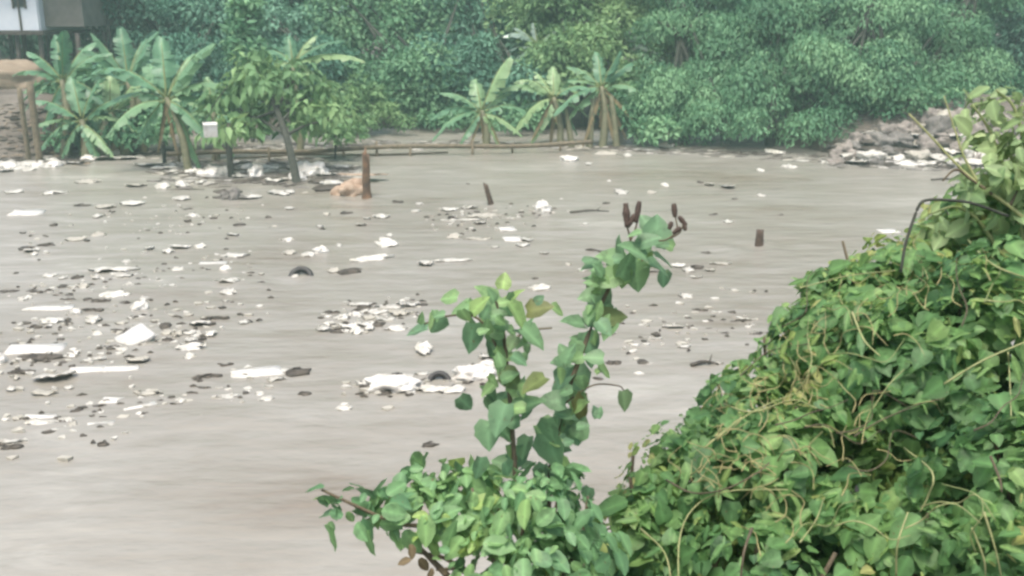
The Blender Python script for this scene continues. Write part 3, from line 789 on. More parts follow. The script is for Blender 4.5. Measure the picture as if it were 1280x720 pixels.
for sx in (-8.6, -6.4, -4.2, -2.2, -1.1, -.1, 1.5):
    for sy in (.1, 3, 5.8):
        x, y = x1 + sx, hy + sy; g = ground(x, y); mb = MB()
        mb.tube([(x, y, g - .3), (x + .03, y, hz - .12)], [.11, .1], 8); mb.build('stilt', 'timber', hs)
mb = MB(); mb.box((x1 - 3.8, hy + 1.2, hz + 3.6), (12, 4.4, .06), 0, .42); mb.box((x1 - 3.8, hy + 4.9, hz + 3.55), (12, 4.2, .06), 0, -.42); mb.build('roof', 'roof', hs, smooth=False)

p = hit(20, 150); p = D(14, 128, 38); g = ground(p.x, p.y)
v, f = blob((p.x - .4, p.y + .6, g + .2), (3.6, 2.6, 1.7), 0, 3.3, .18, 4)
tag(MB().add(v, f).build('tarp_heap', 'tarp', None, (p.x, p.y, g)), 'tan tarpaulin covered heap on the bank below the house', 'heap')
mb = MB(); q0 = D(-20, 138, 34); q1 = D(32, 148, 34)
mb.tube(curve_pts([q0, q0.lerp(q1, .5) + Vector((0, 0, -.12)), q1], 10), .07, 7)
tag(mb.build('fallen_pole', 'bamboo', None, q1), 'pale fallen pole lying below the tan tarpaulin heap', 'pole')

# ------------------------------------------------------------------ banana plants
def banana_leaf(start, direc, L, droop, wid, seed, fold=.5):
    r = random.Random(seed)
    up = Vector((0, 0, 1)); dr = Vector(direc).normalized()
    n = 15
    mid = []
    for i in range(n):
        s = i / (n - 1)
        mid.append(Vector(start) + dr * (L * s) + up * (L * (droop * .8 * s - droop * 1.05 * s * s)))
    v, f, rib = [], [], []
    for p in mid: v.append(p); rib.append(1.0)
    for sgn in (-1, 1):
        prev = None
        for i in range(1, n - 1):
            s0, s1 = i / (n - 1), (i + 1) / (n - 1)
            t = (mid[i + 1] - mid[i - 1]).normalized()
            side = t.cross(up)
            if side.length < .05: side = Vector((1, 0, 0))
            side.normalize(); nn = side.cross(t)
            def wd(s): return wid * max(.02, math.sin(math.pi * min(1, (s * .93 + .04)) ** .8)) ** .65
            tear = r.random() < .5
            j = r.uniform(-.12, .12) if tear else 0
            fd = fold + r.uniform(-.25, .25) * (1.5 if tear else .4)
            a0 = (side * sgn * math.cos(fd) - nn * math.sin(fd))
            gap = r.uniform(.3, 1.1) if tear else 0.0
            # a narrow strip per segment, sharing the midrib, with notched outer ends
            o0 = mid[i] + a0 * wd(s0) * r.uniform(.92, 1.05) + t * L * (.06 + gap * .04)
            o1 = mid[i + 1] + a0 * wd(s1) * r.uniform(.92, 1.05) + t * L * (.06 - gap * .05)
            h0 = mid[i] + a0 * wd(s0) * .5 + t * L * .03 + nn * wid * .06; h1 = mid[i + 1] + a0 * wd(s1) * .5 + t * L * .03 + nn * wid * .06
            b_ = len(v)
            if prev is not None and not tear:
                v += [h1, o1]; rib += [.2, 0]
                h0i, o0i = prev
                h1i, o1i = b_, b_ + 1
            else:
                v += [h0, o0, h1, o1]; rib += [.2, 0, .2, 0]
                h0i, o0i, h1i, o1i = b_, b_ + 1, b_ + 2, b_ + 3
            q = [(i, i + 1, h1i, h0i), (h0i, h1i, o1i, o0i)]
            f += q if sgn < 0 else [x[::-1] for x in q]
            prev = (h1i, o1i)
    return v, f, rib

def banana(label, base, crowns, leaves, dry=(), stem_px=10, mat='banana', tint=.5, extra_stems=(), depth=None, wfac=.23):
    p = hit(*base) if depth is None else Vector((D(base[0], base[1], depth).x, D(base[0], base[1], depth).y, 0))
    if depth is not None: p.z = ground(p.x, p.y)
    d = proj(p)[2]
    c = D(crowns[0], crowns[1], d)
    root = empty('banana_plant', p, label, 'banana plant', 'banana plants on the far shore')
    rr = stem_px / 2 / F * d
    mb = MB(); pts = curve_pts([p - Vector((0, 0, .3)), p.lerp(c, .5) + Vector((rr, 0, 0)), c], 10)
    mb.tube(pts, [rr * (1.25 - .65 * i / 9) for i in range(10)], 9); mb.build('pseudostem', 'pseudostem', root)
    for bx, by, tx, ty in extra_stems:
        b0 = W(bx, by); b0.z = max(0, ground(b0.x, b0.y)); t0 = D(tx, ty, proj(b0)[2]); mb = MB()
        mb.tube(curve_pts([b0 - Vector((0, 0, .3)), b0.lerp(t0, .5), t0], 8), [rr * (1.1 - .5 * i / 7) for i in range(8)], 8); mb.build('pseudostem', 'pseudostem', root)
    sd = base[0] * 7
    for li, lf in enumerate(list(leaves) + [tuple(x) + ('dry',) for x in dry]):
        ang, ln = lf[0], lf[1]
        dz = lf[2] if len(lf) > 2 and not isinstance(lf[2], str) else random.Random(sd + li).uniform(-.45, .45)
        isdry = lf[-1] == 'dry'
        a = rad(ang); L = ln / F * d
        dirv = RT * math.cos(a) + UP * math.sin(a) + FW * dz * (.8 if abs(math.cos(a)) > .5 else 1)
        Lr = L * 1.05 * dirv.length
        st = c + dirv.normalized() * .08 - Vector((0, 0, .05 * (li % 3)))
        droop = random.Random(sd + li * 3).uniform(.25, .5) if math.sin(a) > .6 else (random.Random(sd + li * 3).uniform(.35, .8) if not isdry else .25)
        v, f, rib = banana_leaf(st, dirv, Lr, droop, Lr * wfac * (random.Random(sd + li * 5).uniform(.75, 1.05) if not isdry else .38), sd + li * 13, random.Random(sd + li * 7).uniform(.25, .8) if not isdry else 1.1)
        me = pymesh('leaf', v, f)
        at = me.attributes.new('tint', 'FLOAT', 'POINT'); tv = min(1, max(0, tint + random.Random(sd + li).uniform(-.35, .35))); at.data.foreach_set('value', [tv] * len(v))
        at = me.attributes.new('rib', 'FLOAT', 'POINT'); at.data.foreach_set('value', rib)
        o = link('leaf', me, 'dry_leaf' if isdry else mat, root)
        if isdry: o['label'] = 'withered brown leaf hanging down'
        mb = MB(); up = Vector((0, 0, 1)); mp = [v[i] for i in range(15)]
        mb.tube([q - Vector((0, 0, .012)) for q in mp], [.035 - .03 * i / 14 for i in range(15)], 5); mb.build('midrib', 'dry_leaf' if isdry else 'stem_green', o)
        # (midrib is a sub-part of its leaf)
banana('tall banana plant with a bare straight stem, crown spread wide', (237, 216), (208, 122),
       [(97, 78, .1), (50, 88, -.3), (18, 78, -.2), (-8, 75, .3), (-38, 66, -.2), (-62, 70, .2), (152, 88, -.2), (172, 72, .3), (205, 70, -.3), (232, 62, .1), (75, 70, .5), (120, 66, .5)], dry=[(-80, 60, .1), (-105, 55, .2)], stem_px=9)
banana('bushy banana plant beneath the white house, leaves arching outward', (80, 196), (78, 100),
       [(135, 50, -.2), (165, 55, -.1), (190, 50, .2), (100, 58, .1), (62, 62, .2), (35, 70, -.2), (12, 66, .2), (-20, 55, -.2), (-50, 60, .1), (215, 48, -.2), (245, 55, 0), (80, 60, -.4)], dry=[(-85, 70, 0), (-110, 60, .2)], stem_px=12, tint=.35)
banana('broad banana plant crowding behind the low yellow green one', (165, 186), (160, 100), [(100, 66, .1), (60, 70, -.2), (30, 66, .1), (0, 60, -.2), (140, 66, -.2), (170, 62, .2), (200, 56, -.3), (230, 50, -.2), (-45, 54, -.2), (80, 60, .4), (120, 60, -.4)], dry=[(-80, 60, .1)], stem_px=11, tint=.45, extra_stems=[(180, 190, 172, 120)])
banana('short banana plant with drooping leaves at the water edge near the posts', (105, 200), (102, 150), [(105, 56, .1), (65, 56, -.2), (35, 56, -.1), (5, 50, .2), (150, 56, -.3), (180, 52, -.2), (215, 56, -.3), (240, 50, -.1), (-40, 52, -.3), (-65, 48, -.1)], dry=[(-90, 45, 0)], stem_px=11, tint=.7)
banana('young banana plant squeezed between the tall one and the leafy sapling', (268, 200), (266, 140), [(100, 46, .1), (55, 52, -.2), (25, 56, .1), (155, 52, -.2), (190, 46, -.2), (-20, 50, -.3), (220, 44, -.2), (-60, 46, -.1)], dry=[(-85, 45, .1)], stem_px=9, tint=.6)
banana('low yellow green banana between the tall one and the house', (142, 193), (138, 142),
       [(165, 60, -.2), (210, 66, -.3), (232, 66, -.2), (35, 60, -.2), (10, 58, .1), (-30, 56, -.3), (95, 50, .2), (60, 55, .3), (-60, 50, .2), (130, 46, -.3)], dry=[(-80, 45, -.1)], stem_px=14, tint=.85, extra_stems=[(158, 194, 150, 150), (128, 194, 132, 150)])
banana('banana plant with one tall upright leaf, alone mid shore', (606, 186), (602, 138),
       [(65, 74, -.1), (150, 52, -.2), (175, 58, .1), (205, 60, -.2), (5, 62, .2), (-25, 50, -.2), (-60, 46, 0), (235, 44, -.2), (100, 46, .3), (40, 40, .4)], dry=[(-85, 42, .1), (-110, 40, -.2), (-60, 42, -.1)], stem_px=9, tint=.7)
banana('banana plant with long sideways leaves beside the one with withered skirts', (700, 184), (692, 122),
       [(150, 50, -.2), (165, 66, -.2), (190, 48, .2), (215, 56, -.2), (240, 50, 0), (50, 40, .2), (20, 45, -.2), (-20, 40, 0), (90, 46, .3), (120, 40, .4), (-50, 42, .2)], dry=[(-75, 55, 0), (-95, 56, .2), (-120, 50, -.1)], stem_px=8, tint=.75, extra_stems=[(716, 184, 706, 130)])
banana('banana plant with a skirt of long withered leaves by the bushes', (752, 184), (752, 108),
       [(205, 60, -.3), (220, 52, -.1), (95, 50, .2), (40, 50, .1), (140, 48, .2), (0, 48, -.2), (170, 46, 0), (65, 44, -.4)], dry=[(-75, 66, -.1), (-90, 70, .1), (-60, 60, .2), (-110, 66, -.2), (-45, 55, 0)], stem_px=9, tint=.5, extra_stems=[(736, 184, 742, 120), (772, 184, 764, 120)])
banana('pale shiny leaved banana high behind, standing against the dark trees', (668, 168), (672, 56),
       [(160, 40, -.4), (140, 34, -.3), (185, 34, -.2), (100, 26, 0), (40, 30, -.2), (-10, 34, -.3), (215, 34, -.2)], stem_px=9, mat='banana_pale', depth=40)
banana('pale shiny leaved banana behind the one with withered skirts', (775, 168), (772, 52),
       [(160, 44, -.3), (200, 38, -.4), (130, 36, 0), (90, 28, .2), (45, 38, -.2), (15, 42, -.3), (-15, 46, -.4), (230, 32, 0)], stem_px=9, mat='banana_pale', depth=40)
banana('banana plant with two long leaves reaching over the leafy sapling', (372, 186), (366, 78),
       [(25, 66, -.2), (8, 82, -.1), (60, 46, .2), (150, 40, .3), (-30, 56, .2), (100, 40, .2), (195, 44, .1)], stem_px=9, tint=.7, depth=33)

# ------------------------------------------------------------------ trees and bushes of the far shore
TG = 'trees of the far shore'
tree('leafy_sapling', 'leafy sapling with a dark leaning trunk, standing in snagged rubbish', (374, 28, 230), [(338, 110, 42, 32, 29), (298, 140, 32, 22, 29), (382, 128, 36, 26, 29), (350, 158, 50, 22, 29), (318, 84, 26, 18, 29.5), (290, 165, 26, 16, 28.5), (408, 150, 24, 18, 28.8), (372, 92, 26, 14, 29)], 'tree_olive', 'sapling', None, .13, .36, .34, 17, .75, .9)
tree('slender_tree', 'slender tree of tiered leaf sprays rising behind the leafy sapling', (312, 36), [(310, 12, 16, 9, 36), (309, 34, 18, 9, 36), (312, 54, 20, 9, 36), (318, 74, 24, 10, 36)], 'tree_mid', 'tree', TG, .09, .3, .3, 40, 1.1, .3)
tree('broadleaf_tree', 'dark teal tree rising directly behind the tall banana plant', (170, 46), [(150, 30, 70, 70, 47), (215, 55, 75, 75, 46), (260, -60, 110, 90, 48), (110, -80, 100, 90, 49), (190, 130, 90, 40, 44)], 'tree_dark', 'tree', TG, .17)
tree('broadleaf_tree', 'dark tree behind the slender tiered one, its foliage reaching low', (330, 45), [(290, 40, 60, 60, 45), (350, 60, 60, 55, 44), (330, -50, 100, 80, 47), (400, 110, 60, 45, 41), (270, 110, 70, 60, 43)], 'tree_dark', 'tree', TG, .17)
tree('broadleaf_tree', 'lumpy green tree over the pale mud strip, middle of the dark trees', (455, 44), [(420, 30, 55, 45, 44), (470, 70, 60, 50, 43), (520, 40, 60, 50, 44), (450, -60, 110, 80, 46), (510, 115, 55, 35, 41), (440, 120, 45, 30, 40)], 'tree_mid', 'tree', TG, .15)
tree('broadleaf_tree', 'dark green tree behind the banana with one upright leaf', (575, 45), [(560, 40, 55, 50, 45), (610, 70, 55, 55, 44), (640, 25, 50, 45, 46), (590, -70, 110, 80, 47), (570, 110, 60, 45, 42), (640, 130, 60, 35, 41)], 'tree_dark', 'tree', TG, .15)
tree('broadleaf_tree', 'pale olive tree above the shiny leaved bananas', (730, 41), [(700, 40, 55, 50, 42), (760, 20, 60, 50, 42), (810, 55, 55, 55, 41), (720, 100, 50, 40, 40), (735, 62, 50, 40, 40), (660, 20, 45, 40, 43), (750, -60, 110, 70, 43), (810, 120, 45, 40, 39)], 'tree_olive', 'tree', TG, .13)
tree('overhanging_tree', 'rounded green tree hanging down to the water beside the olive one', (862, 36), [(850, 70, 52, 60, 37), (840, 130, 42, 42, 36), (890, 20, 60, 50, 38), (880, 130, 45, 45, 35.5), (860, -50, 90, 60, 39), (905, 155, 34, 28, 34)], 'tree_mid', 'tree', TG, .2, leaf=.15, droop=1.3, per=240)
tree('overhanging_tree', 'broad green tree hanging lowest over the water, mid bank', (955, 35), [(950, 60, 62, 60, 36), (935, 125, 48, 48, 35), (985, 120, 50, 50, 34.5), (1000, 40, 55, 50, 36), (950, -50, 95, 60, 38), (965, 165, 40, 22, 33.5)], 'tree_mid', 'tree', TG, .2, leaf=.15, droop=1.3, per=240)
tree('overhanging_tree', 'tall bushy green tree standing right above the rubbish bank', (1075, 35), [(1060, 60, 65, 60, 36), (1035, 115, 48, 45, 34.5), (1100, 100, 55, 45, 35), (1120, 40, 60, 50, 36), (1070, -60, 110, 70, 38), (1010, 150, 36, 30, 34)], 'tree_mid', 'tree', TG, .2, leaf=.15, droop=1.3, per=240)
tree('overhanging_tree', 'green tree behind the upper slope of the rubbish bank', (1175, 37), [(1160, 60, 60, 50, 37), (1190, 20, 65, 50, 38), (1150, 112, 44, 30, 35.5), (1105, 118, 34, 24, 35), (1205, 108, 46, 34, 36), (1210, 85, 45, 35, 37), (1180, -70, 110, 70, 39)], 'tree_mid', 'tree', TG, .2, leaf=.15, droop=1.1, per=240)
tree('broadleaf_tree', 'hazy blue green tree behind the arching pale shrub', (1270, 44), [(1250, 40, 60, 60, 44), (1290, 80, 60, 55, 43), (1270, -60, 110, 80, 46), (1360, 20, 100, 90, 46), (1340, 120, 90, 50, 42)], 'tree_dark', 'tree', TG, .15)
tree('round_bush', 'round pale bush below the lumpy tree at the mud strip', (455, 38.5), [(450, 128, 26, 24, 38.5), (425, 152, 26, 16, 38), (480, 152, 30, 14, 38)], 'tree_olive', 'bush', 'bushes of the far shore', .07, .2, .35, 55)
tree('round_bush', 'small leafy bush beside the leafy sapling and the rail fence', (425, 32), [(415, 150, 24, 16, 32), (432, 166, 22, 10, 31.5)], 'tree_olive', 'bush', 'bushes of the far shore', .05, .24, .3, 45)
tree('round_bush', 'dark low bush at the feet of the banana clump', (175, 33), [(165, 165, 40, 22, 33), (110, 165, 40, 26, 33.5), (200, 160, 30, 24, 34), (60, 150, 34, 30, 36), (120, 120, 50, 34, 36), (230, 150, 34, 26, 34)], 'tree_mid', 'bush', 'bushes of the far shore', .05, .22, .35, 50)
tree('round_bush', 'low bush under the tree behind the lone banana', (650, 39), [(640, 148, 45, 14, 39), (560, 150, 40, 12, 40), (530, 140, 40, 20, 41)], 'tree_mid', 'bush', 'bushes of the far shore', .05, .22, .35, 50)
tree('round_bush', 'bush filling the gap between withered banana and overhanging tree', (810, 35.5), [(805, 150, 26, 26, 35.5), (825, 165, 22, 18, 34.5), (780, 140, 24, 22, 37)], 'tree_mid', 'bush', 'bushes of the far shore', .06, .22, .35, 55)
tree('round_bush', 'dusky bush on top of the rubbish bank', (1230, 36), [(1140, 130, 34, 16, 34), (1085, 140, 26, 14, 34), (1190, 135, 30, 14, 34), (1225, 124, 40, 24, 35), (1180, 122, 30, 16, 35), (1280, 130, 45, 30, 35)], 'tree_mid', 'bush', 'bushes of the far shore', .06, .22, .35, 50)

# far wood behind, one dense mass
L = []
for i in range(20):
    x = -52 + i * 5.6 + RND.uniform(-1, 1)
    L.append(((x, 54 + RND.uniform(-2, 4), 3.0 + RND.uniform(-.5, .8)), (4, 3, 3.8)))
    L.append(((x + 2.5, 58 + RND.uniform(-2, 4), 8.2 + RND.uniform(-1, 1.5)), (4.6, 3.5, 4.5)))
o = crown('far_woods', L, 'tree_dark', None, .5, 1.0, 60, 1.0, .5)
tag(o, kind='stuff')

# ------------------------------------------------------------------ near plants
camv = np.array(-FW)
def place_leaves(specs, d, mat, parent, kind='heart', name='foliage'):
    """specs: (px, py, size_px, tip angle in the view, tint[, depth offset]) - leaf centre"""
    P, T, N, Z, C = [], [], [], [], []
    for s in specs:
        px, py, sz, ang, ti = s[:5]; dd = d + (s[5] if len(s) > 5 else RND.uniform(-.12, .12))
        a = rad(ang + RND.uniform(-12, 12)); t = RT * math.cos(a) + UP * math.sin(a) + FW * RND.uniform(-.45, .45)
        L = sz * RND.uniform(.66, 1.0) / F * dd
        c = D(px, py, dd) - t.normalized() * L * .5
        n = -FW * RND.uniform(.1, .9) + Vector((0, 0, 1)) * RND.uniform(.2, 1) + RT * RND.uniform(-.9, .9)
        P.append(c); T.append(t); N.append(n); Z.append(L); C.append(ti)
    me = leaves_mesh(name, np.array(P), np.array(T), np.array(N), np.array(Z), np.array(C), kind)
    return link(name, me, mat, parent)

def stem(pts_px, d, r0, r1, name, mat, parent, n=18, dd=None):
    pts = [D(p[0], p[1], d + (p[2] if len(p) > 2 else 0)) for p in pts_px]
    c = curve_pts(pts, n)
    return MB().tube(c, [r0 + (r1 - r0) * i / (n - 1) for i in range(n)], 7).build(name, mat, parent)

def near_root(px, d, name, label, cat):
    p = D(px, 740, d); p.z = ground(p.x, p.y); return empty(name, p, label, cat), p

# tall weed A (shorter, heart leaves) and B (taller, seed heads)
dA, dB = 2.25, 2.35
rA, pA = near_root(655, dA, 'tall_weed', 'shorter heart leaved weed leaning over the white bag raft', 'weed')
stem([(650, 1000), (655, 740), (646, 620), (640, 530), (634, 460), (628, 405), (618, 370)], dA, .008, .0035, 'stem', 'stem_brown', rA)
stem([(634, 460), (600, 400), (560, 395), (530, 405)], dA, .0035, .002, 'twig', 'stem_brown', rA)
stem([(632, 440), (655, 415), (690, 410)], dA, .003, .002, 'twig', 'stem_brown', rA)
LA = [(608, 366, 48, 140, .7), (640, 372, 40, 60, .95), (650, 398, 54, -62, .85), (578, 386, 46, 205, .6), (546, 408, 38, 250, .4), (520, 413, 32, 190, .3), (590, 424, 42, -98, .3), (618, 432, 42, -100, .35),
      (668, 422, 42, -40, .5), (608, 398, 40, 120, .75), (650, 450, 34, -20, .3), (624, 525, 58, -112, .35), (610, 545, 44, -80, .4), (660, 505, 44, 20, .45), (688, 540, 50, -70, .4), (600, 380, 34, 60, .9),
      (666, 480, 40, 200, .1), (640, 475, 36, -60, .15), (655, 560, 46, -110, .5), (630, 580, 44, 160, .55), (560, 372, 36, 170, .7), (630, 350, 30, 80, .95), (675, 385, 36, 10, .08), (640, 430, 30, 230, .2), (700, 560, 40, -40, .35), (626, 500, 34, 60, .35)]
def sprinkle(path, n, sz, spread, t0):
    out = []
    for _ in range(n):
        u = RND.uniform(0, len(path) - 1.001); k = int(u); q = u - k
        x = path[k][0] + (path[k + 1][0] - path[k][0]) * q + RND.gauss(0, spread); y = path[k][1] + (path[k + 1][1] - path[k][1]) * q + RND.gauss(0, spread * .7)
        out.append((x, y, sz * RND.uniform(.6, 1.2), RND.choice((-90, -60, -120, -40, 200, 170, 20, 60, 120)) + RND.uniform(-20, 20), t0 + RND.uniform(-.25, .3), RND.uniform(-.1, .1)))
    return out
LA += sprinkle([(648, 600), (640, 530), (634, 460), (628, 405), (618, 370)], 60, 27, 21, .5) + sprinkle([(600, 395), (560, 390), (525, 408)], 7, 28, 8, .5)
place_leaves(LA, dA, 'weed', rA)
rB, pB = near_root(690, dB, 'tall_weed', 'taller heart leaved weed topped with brown seed spikes', 'weed')
stem([(690, 1000), (688, 740), (686, 620), (700, 520), (722, 455), (745, 395), (772, 340), (800, 312), (822, 296)], dB, .009, .003, 'stem', 'stem_brown', rB, 22)
stem([(705, 505), (740, 482), (772, 482), (780, 488)], dB, .0025, .0015, 'twig', 'stem_brown', rB)
stem([(772, 340), (800, 330), (835, 340)], dB, .003, .0015, 'twig', 'stem_green', rB)
stem([(790, 322), (788, 300), (784, 284)], dB, .003, .002, 'twig', 'stem_brown', rB)
stem([(788, 300), (793, 290), (797, 276)], dB, .003, .002, 'twig', 'stem_brown', rB)
stem([(815, 300), (832, 300), (846, 288), (844, 270)], dB, .0025, .0015, 'twig', 'stem_brown', rB)
stem([(838, 298), (850, 290), (855, 276)], dB, .0025, .0015, 'twig', 'stem_brown', rB)
LB = [(822, 286, 52, 70, .33), (812, 300, 44, 20, .35), (792, 312, 46, 150, .45), (764, 322, 50, 165, .6), (778, 346, 42, -112, .75), (797, 348, 44, -82, .6), (738, 332, 40, 195, .4), (752, 374, 48, -62, .25), (742, 366, 38, 200, .75),
      (826, 336, 44, -35, .4), (768, 396, 36, 0, .12), (715, 482, 54, -95, .35), (727, 512, 44, -58, .06), (700, 450, 46, 185, .45), (737, 432, 46, -82, .35), (781, 502, 40, -90, .2, 0), (716, 402, 44, 165, .4), (690, 565, 48, -80, .4),
      (760, 350, 40, 210, .7), (785, 330, 40, 60, .5), (775, 308, 38, 120, .45), (740, 395, 44, 240, .3), (725, 425, 42, 150, .4), (756, 410, 38, -50, .35), (700, 480, 44, 220, .3), (712, 440, 36, 80, .4), (742, 350, 36, 150, .55),
      (830, 350, 30, -80, .3), (690, 500, 40, 160, .4), (703, 535, 50, -120, .35), (720, 545, 40, -80, .3), (800, 328, 36, -10, .4), (808, 278, 34, 110, .35), (676, 600, 46, -100, .4), (705, 595, 40, -60, .4), (736, 370, 34, 190, .5)]
LB += sprinkle([(688, 600), (700, 520), (722, 455), (745, 395), (772, 340), (800, 312)], 80, 27, 22, .5)
place_leaves(LB, dB, 'weed', rB)
def pod(px, py, L, ang, wd):
    a = rad(ang); c = D(px, py, dB); t = RT * math.cos(a) + UP * math.sin(a)
    q = [c + t * ((i / 9 - .5) * L / F * dB) for i in range(10)]
    rr = [wd * .85 / 2 / F * dB * (math.sin(math.pi * (i + .7) / 10.4) ** .28) * (1 + .10 * (i % 2) + RND.uniform(-.14, .14)) for i in range(10)]
    MB().tube(q, rr, 9).build('seed_spike', 'pod', rB)
for a in ((783, 269, 30, 94, 10), (797, 265, 27, 80, 8), (789, 276, 18, 60, 8), (843, 263, 17, 95, 8), (853, 276, 15, 130, 7), (846, 288, 12, 40, 7), (838, 282, 10, 70, 7), (856, 284, 9, 100, 6)): pod(*a)

# low shrub at their feet
def lobes_leaves(lobes, size_px, mat, parent, kind, layers=2.2, tmean=.5, name='foliage', hollow=None, shell=(.62, 1.05), clumpy=False):
    P, T, N, Z, C = [], [], [], [], []
    for lb in lobes:
        px, py, d, rx, ry = lb[:5]; dn = lb[5] if len(lb) > 5 else 1.0
        c = np.array(D(px, py, d)); R3 = np.array((rx / F * d, rx / F * d * .9, ry / F * d))
        n = int(rx * ry * 12.57 / (size_px ** 2 * .45) * layers * dn)
        u = unit(n)
        p = c + u * R3 * NP.uniform(*shell, (n, 1))
        for i in range(n):
            if hollow:
                q = proj(p[i])
                if any(((q[0] - hx) / hrx) ** 2 + ((q[1] - hy_) / hry) ** 2 < NP.uniform(.7, 1.1) and q[2] < hd for hx, hy_, hrx, hry, hd in hollow): continue
            if clumpy and np.linalg.norm((p[i] - c) / R3) > .93 + .5 * (noise.noise(Vector(p[i]) * 6.5) + .12): continue
            nz = noise.noise(Vector(p[i]) * 3.1) * 1.25 + (.35 * sstep(1080, 850, proj(p[i])[0]) if clumpy else 0)
            P.append(p[i]); C.append(tmean + NP.normal() * .17 + nz * .35)
            tv = np.cross(u[i], NP.normal(size=3)); T.append(tv * .8 + np.array((0, 0, -.55)) + u[i] * .35)
            N.append(u[i] * .6 + np.array((0, 0, .8)) + camv * .2 + NP.normal(size=3) * .5)
            Z.append(size_px / F * d * (.5 + .95 * NP.uniform() ** 1.6))
    me = leaves_mesh(name, np.array(P), np.array(T), np.array(N), np.array(Z), np.array(C), kind)
    return link(name, me, mat, parent)

rC, pC = near_root(640, 2.2, 'low_shrub', 'low leafy shrub at the feet of the two tall weeds', 'shrub')
lobes_leaves([(590, 625, 2.25, 75, 42), (660, 640, 2.15, 75, 55), (520, 638, 2.2, 70, 28), (455, 630, 2.15, 45, 22, .6), (700, 625, 2.25, 40, 45), (620, 700, 2.1, 70, 45, .8), (690, 710, 2.05, 70, 60), (405, 615, 2.15, 16, 14, .6), (402, 650, 2.15, 18, 10, .5), (512, 585, 2.3, 10, 16, .8), (570, 600, 2.3, 50, 25), (740, 690, 2.3, 40, 50)], 28, 'low', rC, 'oval', 1.15)
for pts in ([(640, 1000), (640, 760), (610, 690), (560, 660), (500, 655), (440, 630), (402, 612)], [(640, 1000), (645, 760), (650, 690), (660, 620)], [(640, 1000), (636, 780), (610, 680), (590, 610)], [(650, 1000), (660, 780), (680, 700), (700, 610)],
            [(640, 900), (600, 740), (560, 700), (520, 690)], [(560, 720), (530, 690), (505, 665)], [(640, 1000), (625, 760), (580, 715), (545, 712)], [(670, 1000), (690, 760), (725, 680), (735, 620)]):
    stem(pts, 2.18, .008, .003, 'stem', 'stem_brown', rC)
place_leaves([(515, 690, 24, -90, .1), (530, 706, 22, -70, .2), (505, 702, 20, 200, .0), (545, 690, 22, -100, .2), (498, 680, 18, 120, .1), (538, 718, 22, -100, .1), (520, 672, 20, 10, .0)], 2.15, 'dry_leaf', rC, 'oval', 'dry_foliage')

# creeper thicket on the bank
rV = empty('creeper_thicket', (1.6, 2.9, ground(1.6, 2.9)), 'dense creeper thicket covering the near bank, tangled with pale vines', 'thicket')
VL = [(790, 690, 2.55, 40, 75), (820, 690, 2.6, 75, 80), (870, 625, 2.7, 90, 100), (945, 548, 2.9, 80, 88), (1030, 465, 3.1, 80, 92), (1080, 395, 3.25, 68, 60), (1035, 356, 3.35, 30, 24), (930, 470, 3.0, 20, 22, .5), (985, 400, 3.15, 16, 20, .5), (1140, 365, 3.35, 90, 72), (1230, 325, 3.45, 90, 90), (1275, 262, 3.5, 55, 60),
      (1000, 620, 2.6, 160, 120), (1130, 495, 2.85, 160, 135), (1250, 470, 2.75, 150, 160), (1150, 670, 2.4, 160, 100), (1285, 640, 2.25, 150, 150), (970, 710, 2.35, 150, 70), (750, 690, 2.5, 36, 46, .7), (735, 640, 2.6, 22, 24, .5)]
HOL = [(1085, 578, 62, 40, 2.62), (1050, 690, 40, 18, 2.35), (1190, 610, 36, 26, 2.3), (1262, 450, 24, 30, 2.6)]
lobes_leaves(VL, 22, 'vine', rV, 'heart', 1.5, .36, 'foliage', HOL, (.55, 1.14), True)
lobes_leaves([(l[0], l[1], l[2] + .05, l[3] * .98, l[4] * .98) for l in VL[2:12]], 15, 'vine', rV, 'oval', .7, .68, 'small_foliage', HOL, (.88, 1.16))
lobes_leaves(VL[:-2], 24, 'vine', rV, 'narrow', .9, .55, 'slim_foliage', HOL, (.8, 1.12), True)
lobes_leaves(VL[:-2], 40, 'vine', rV, 'oval', .18, .30, 'broad_foliage', HOL, (.85, 1.08), True)
def surf_d(px, py):
    best = None
    for lb in VL:
        lx, ly, d, rx, ry = lb[:5]
        q = 1 - ((px - lx) / rx) ** 2 - ((py - ly) / ry) ** 2
        if q > 0:
            z = d - rx / F * d * .9 * math.sqrt(q)
            best = z if best is None else min(best, z)
    return best if best is not None else 2.9
VINES = [[(833, 600), (865, 616), (905, 612), (945, 592), (962, 578)], [(848, 740), (850, 670), (870, 632), (910, 614), (985, 612)], [(1000, 678), (1020, 650), (1030, 622)], [(1090, 512), (1112, 480), (1130, 462)], [(1068, 545), (1100, 526), (1150, 505), (1180, 498)],
         [(880, 560), (920, 528), (960, 505), (1000, 490)], [(1120, 720), (1122, 680), (1135, 640)], [(1230, 640), (1245, 690), (1255, 740)], [(1238, 570), (1250, 600), (1252, 615)], [(1260, 440), (1262, 470), (1264, 520)], [(1180, 480), (1230, 450), (1300, 420)], [(1065, 390), (1080, 425), (1100, 445)],
         [(925, 470), (960, 440), (1010, 430)], [(1130, 560), (1165, 590), (1160, 620), (1150, 640)], [(1000, 360), (1060, 345), (1120, 338)], [(1210, 300), (1240, 330), (1290, 350)], [(940, 660), (930, 690), (925, 730)], [(1215, 660), (1230, 700), (1232, 730)], [(800, 660), (830, 690), (840, 730)], [(905, 505), (940, 515), (990, 500), (1020, 510)]]
for i, vn in enumerate(VINES):
    pts = [D(px, py, surf_d(px, py) - .035) for px, py in vn]
    c = curve_pts(pts, 16); rr = RND.uniform(.0018, .0034)
    MB().tube(c, [rr * (1 - .4 * k / 15) for k in range(16)], 6).build('vine_stem', 'stem_pale' if i % 4 else 'stem_brown', rV)
mb = MB()
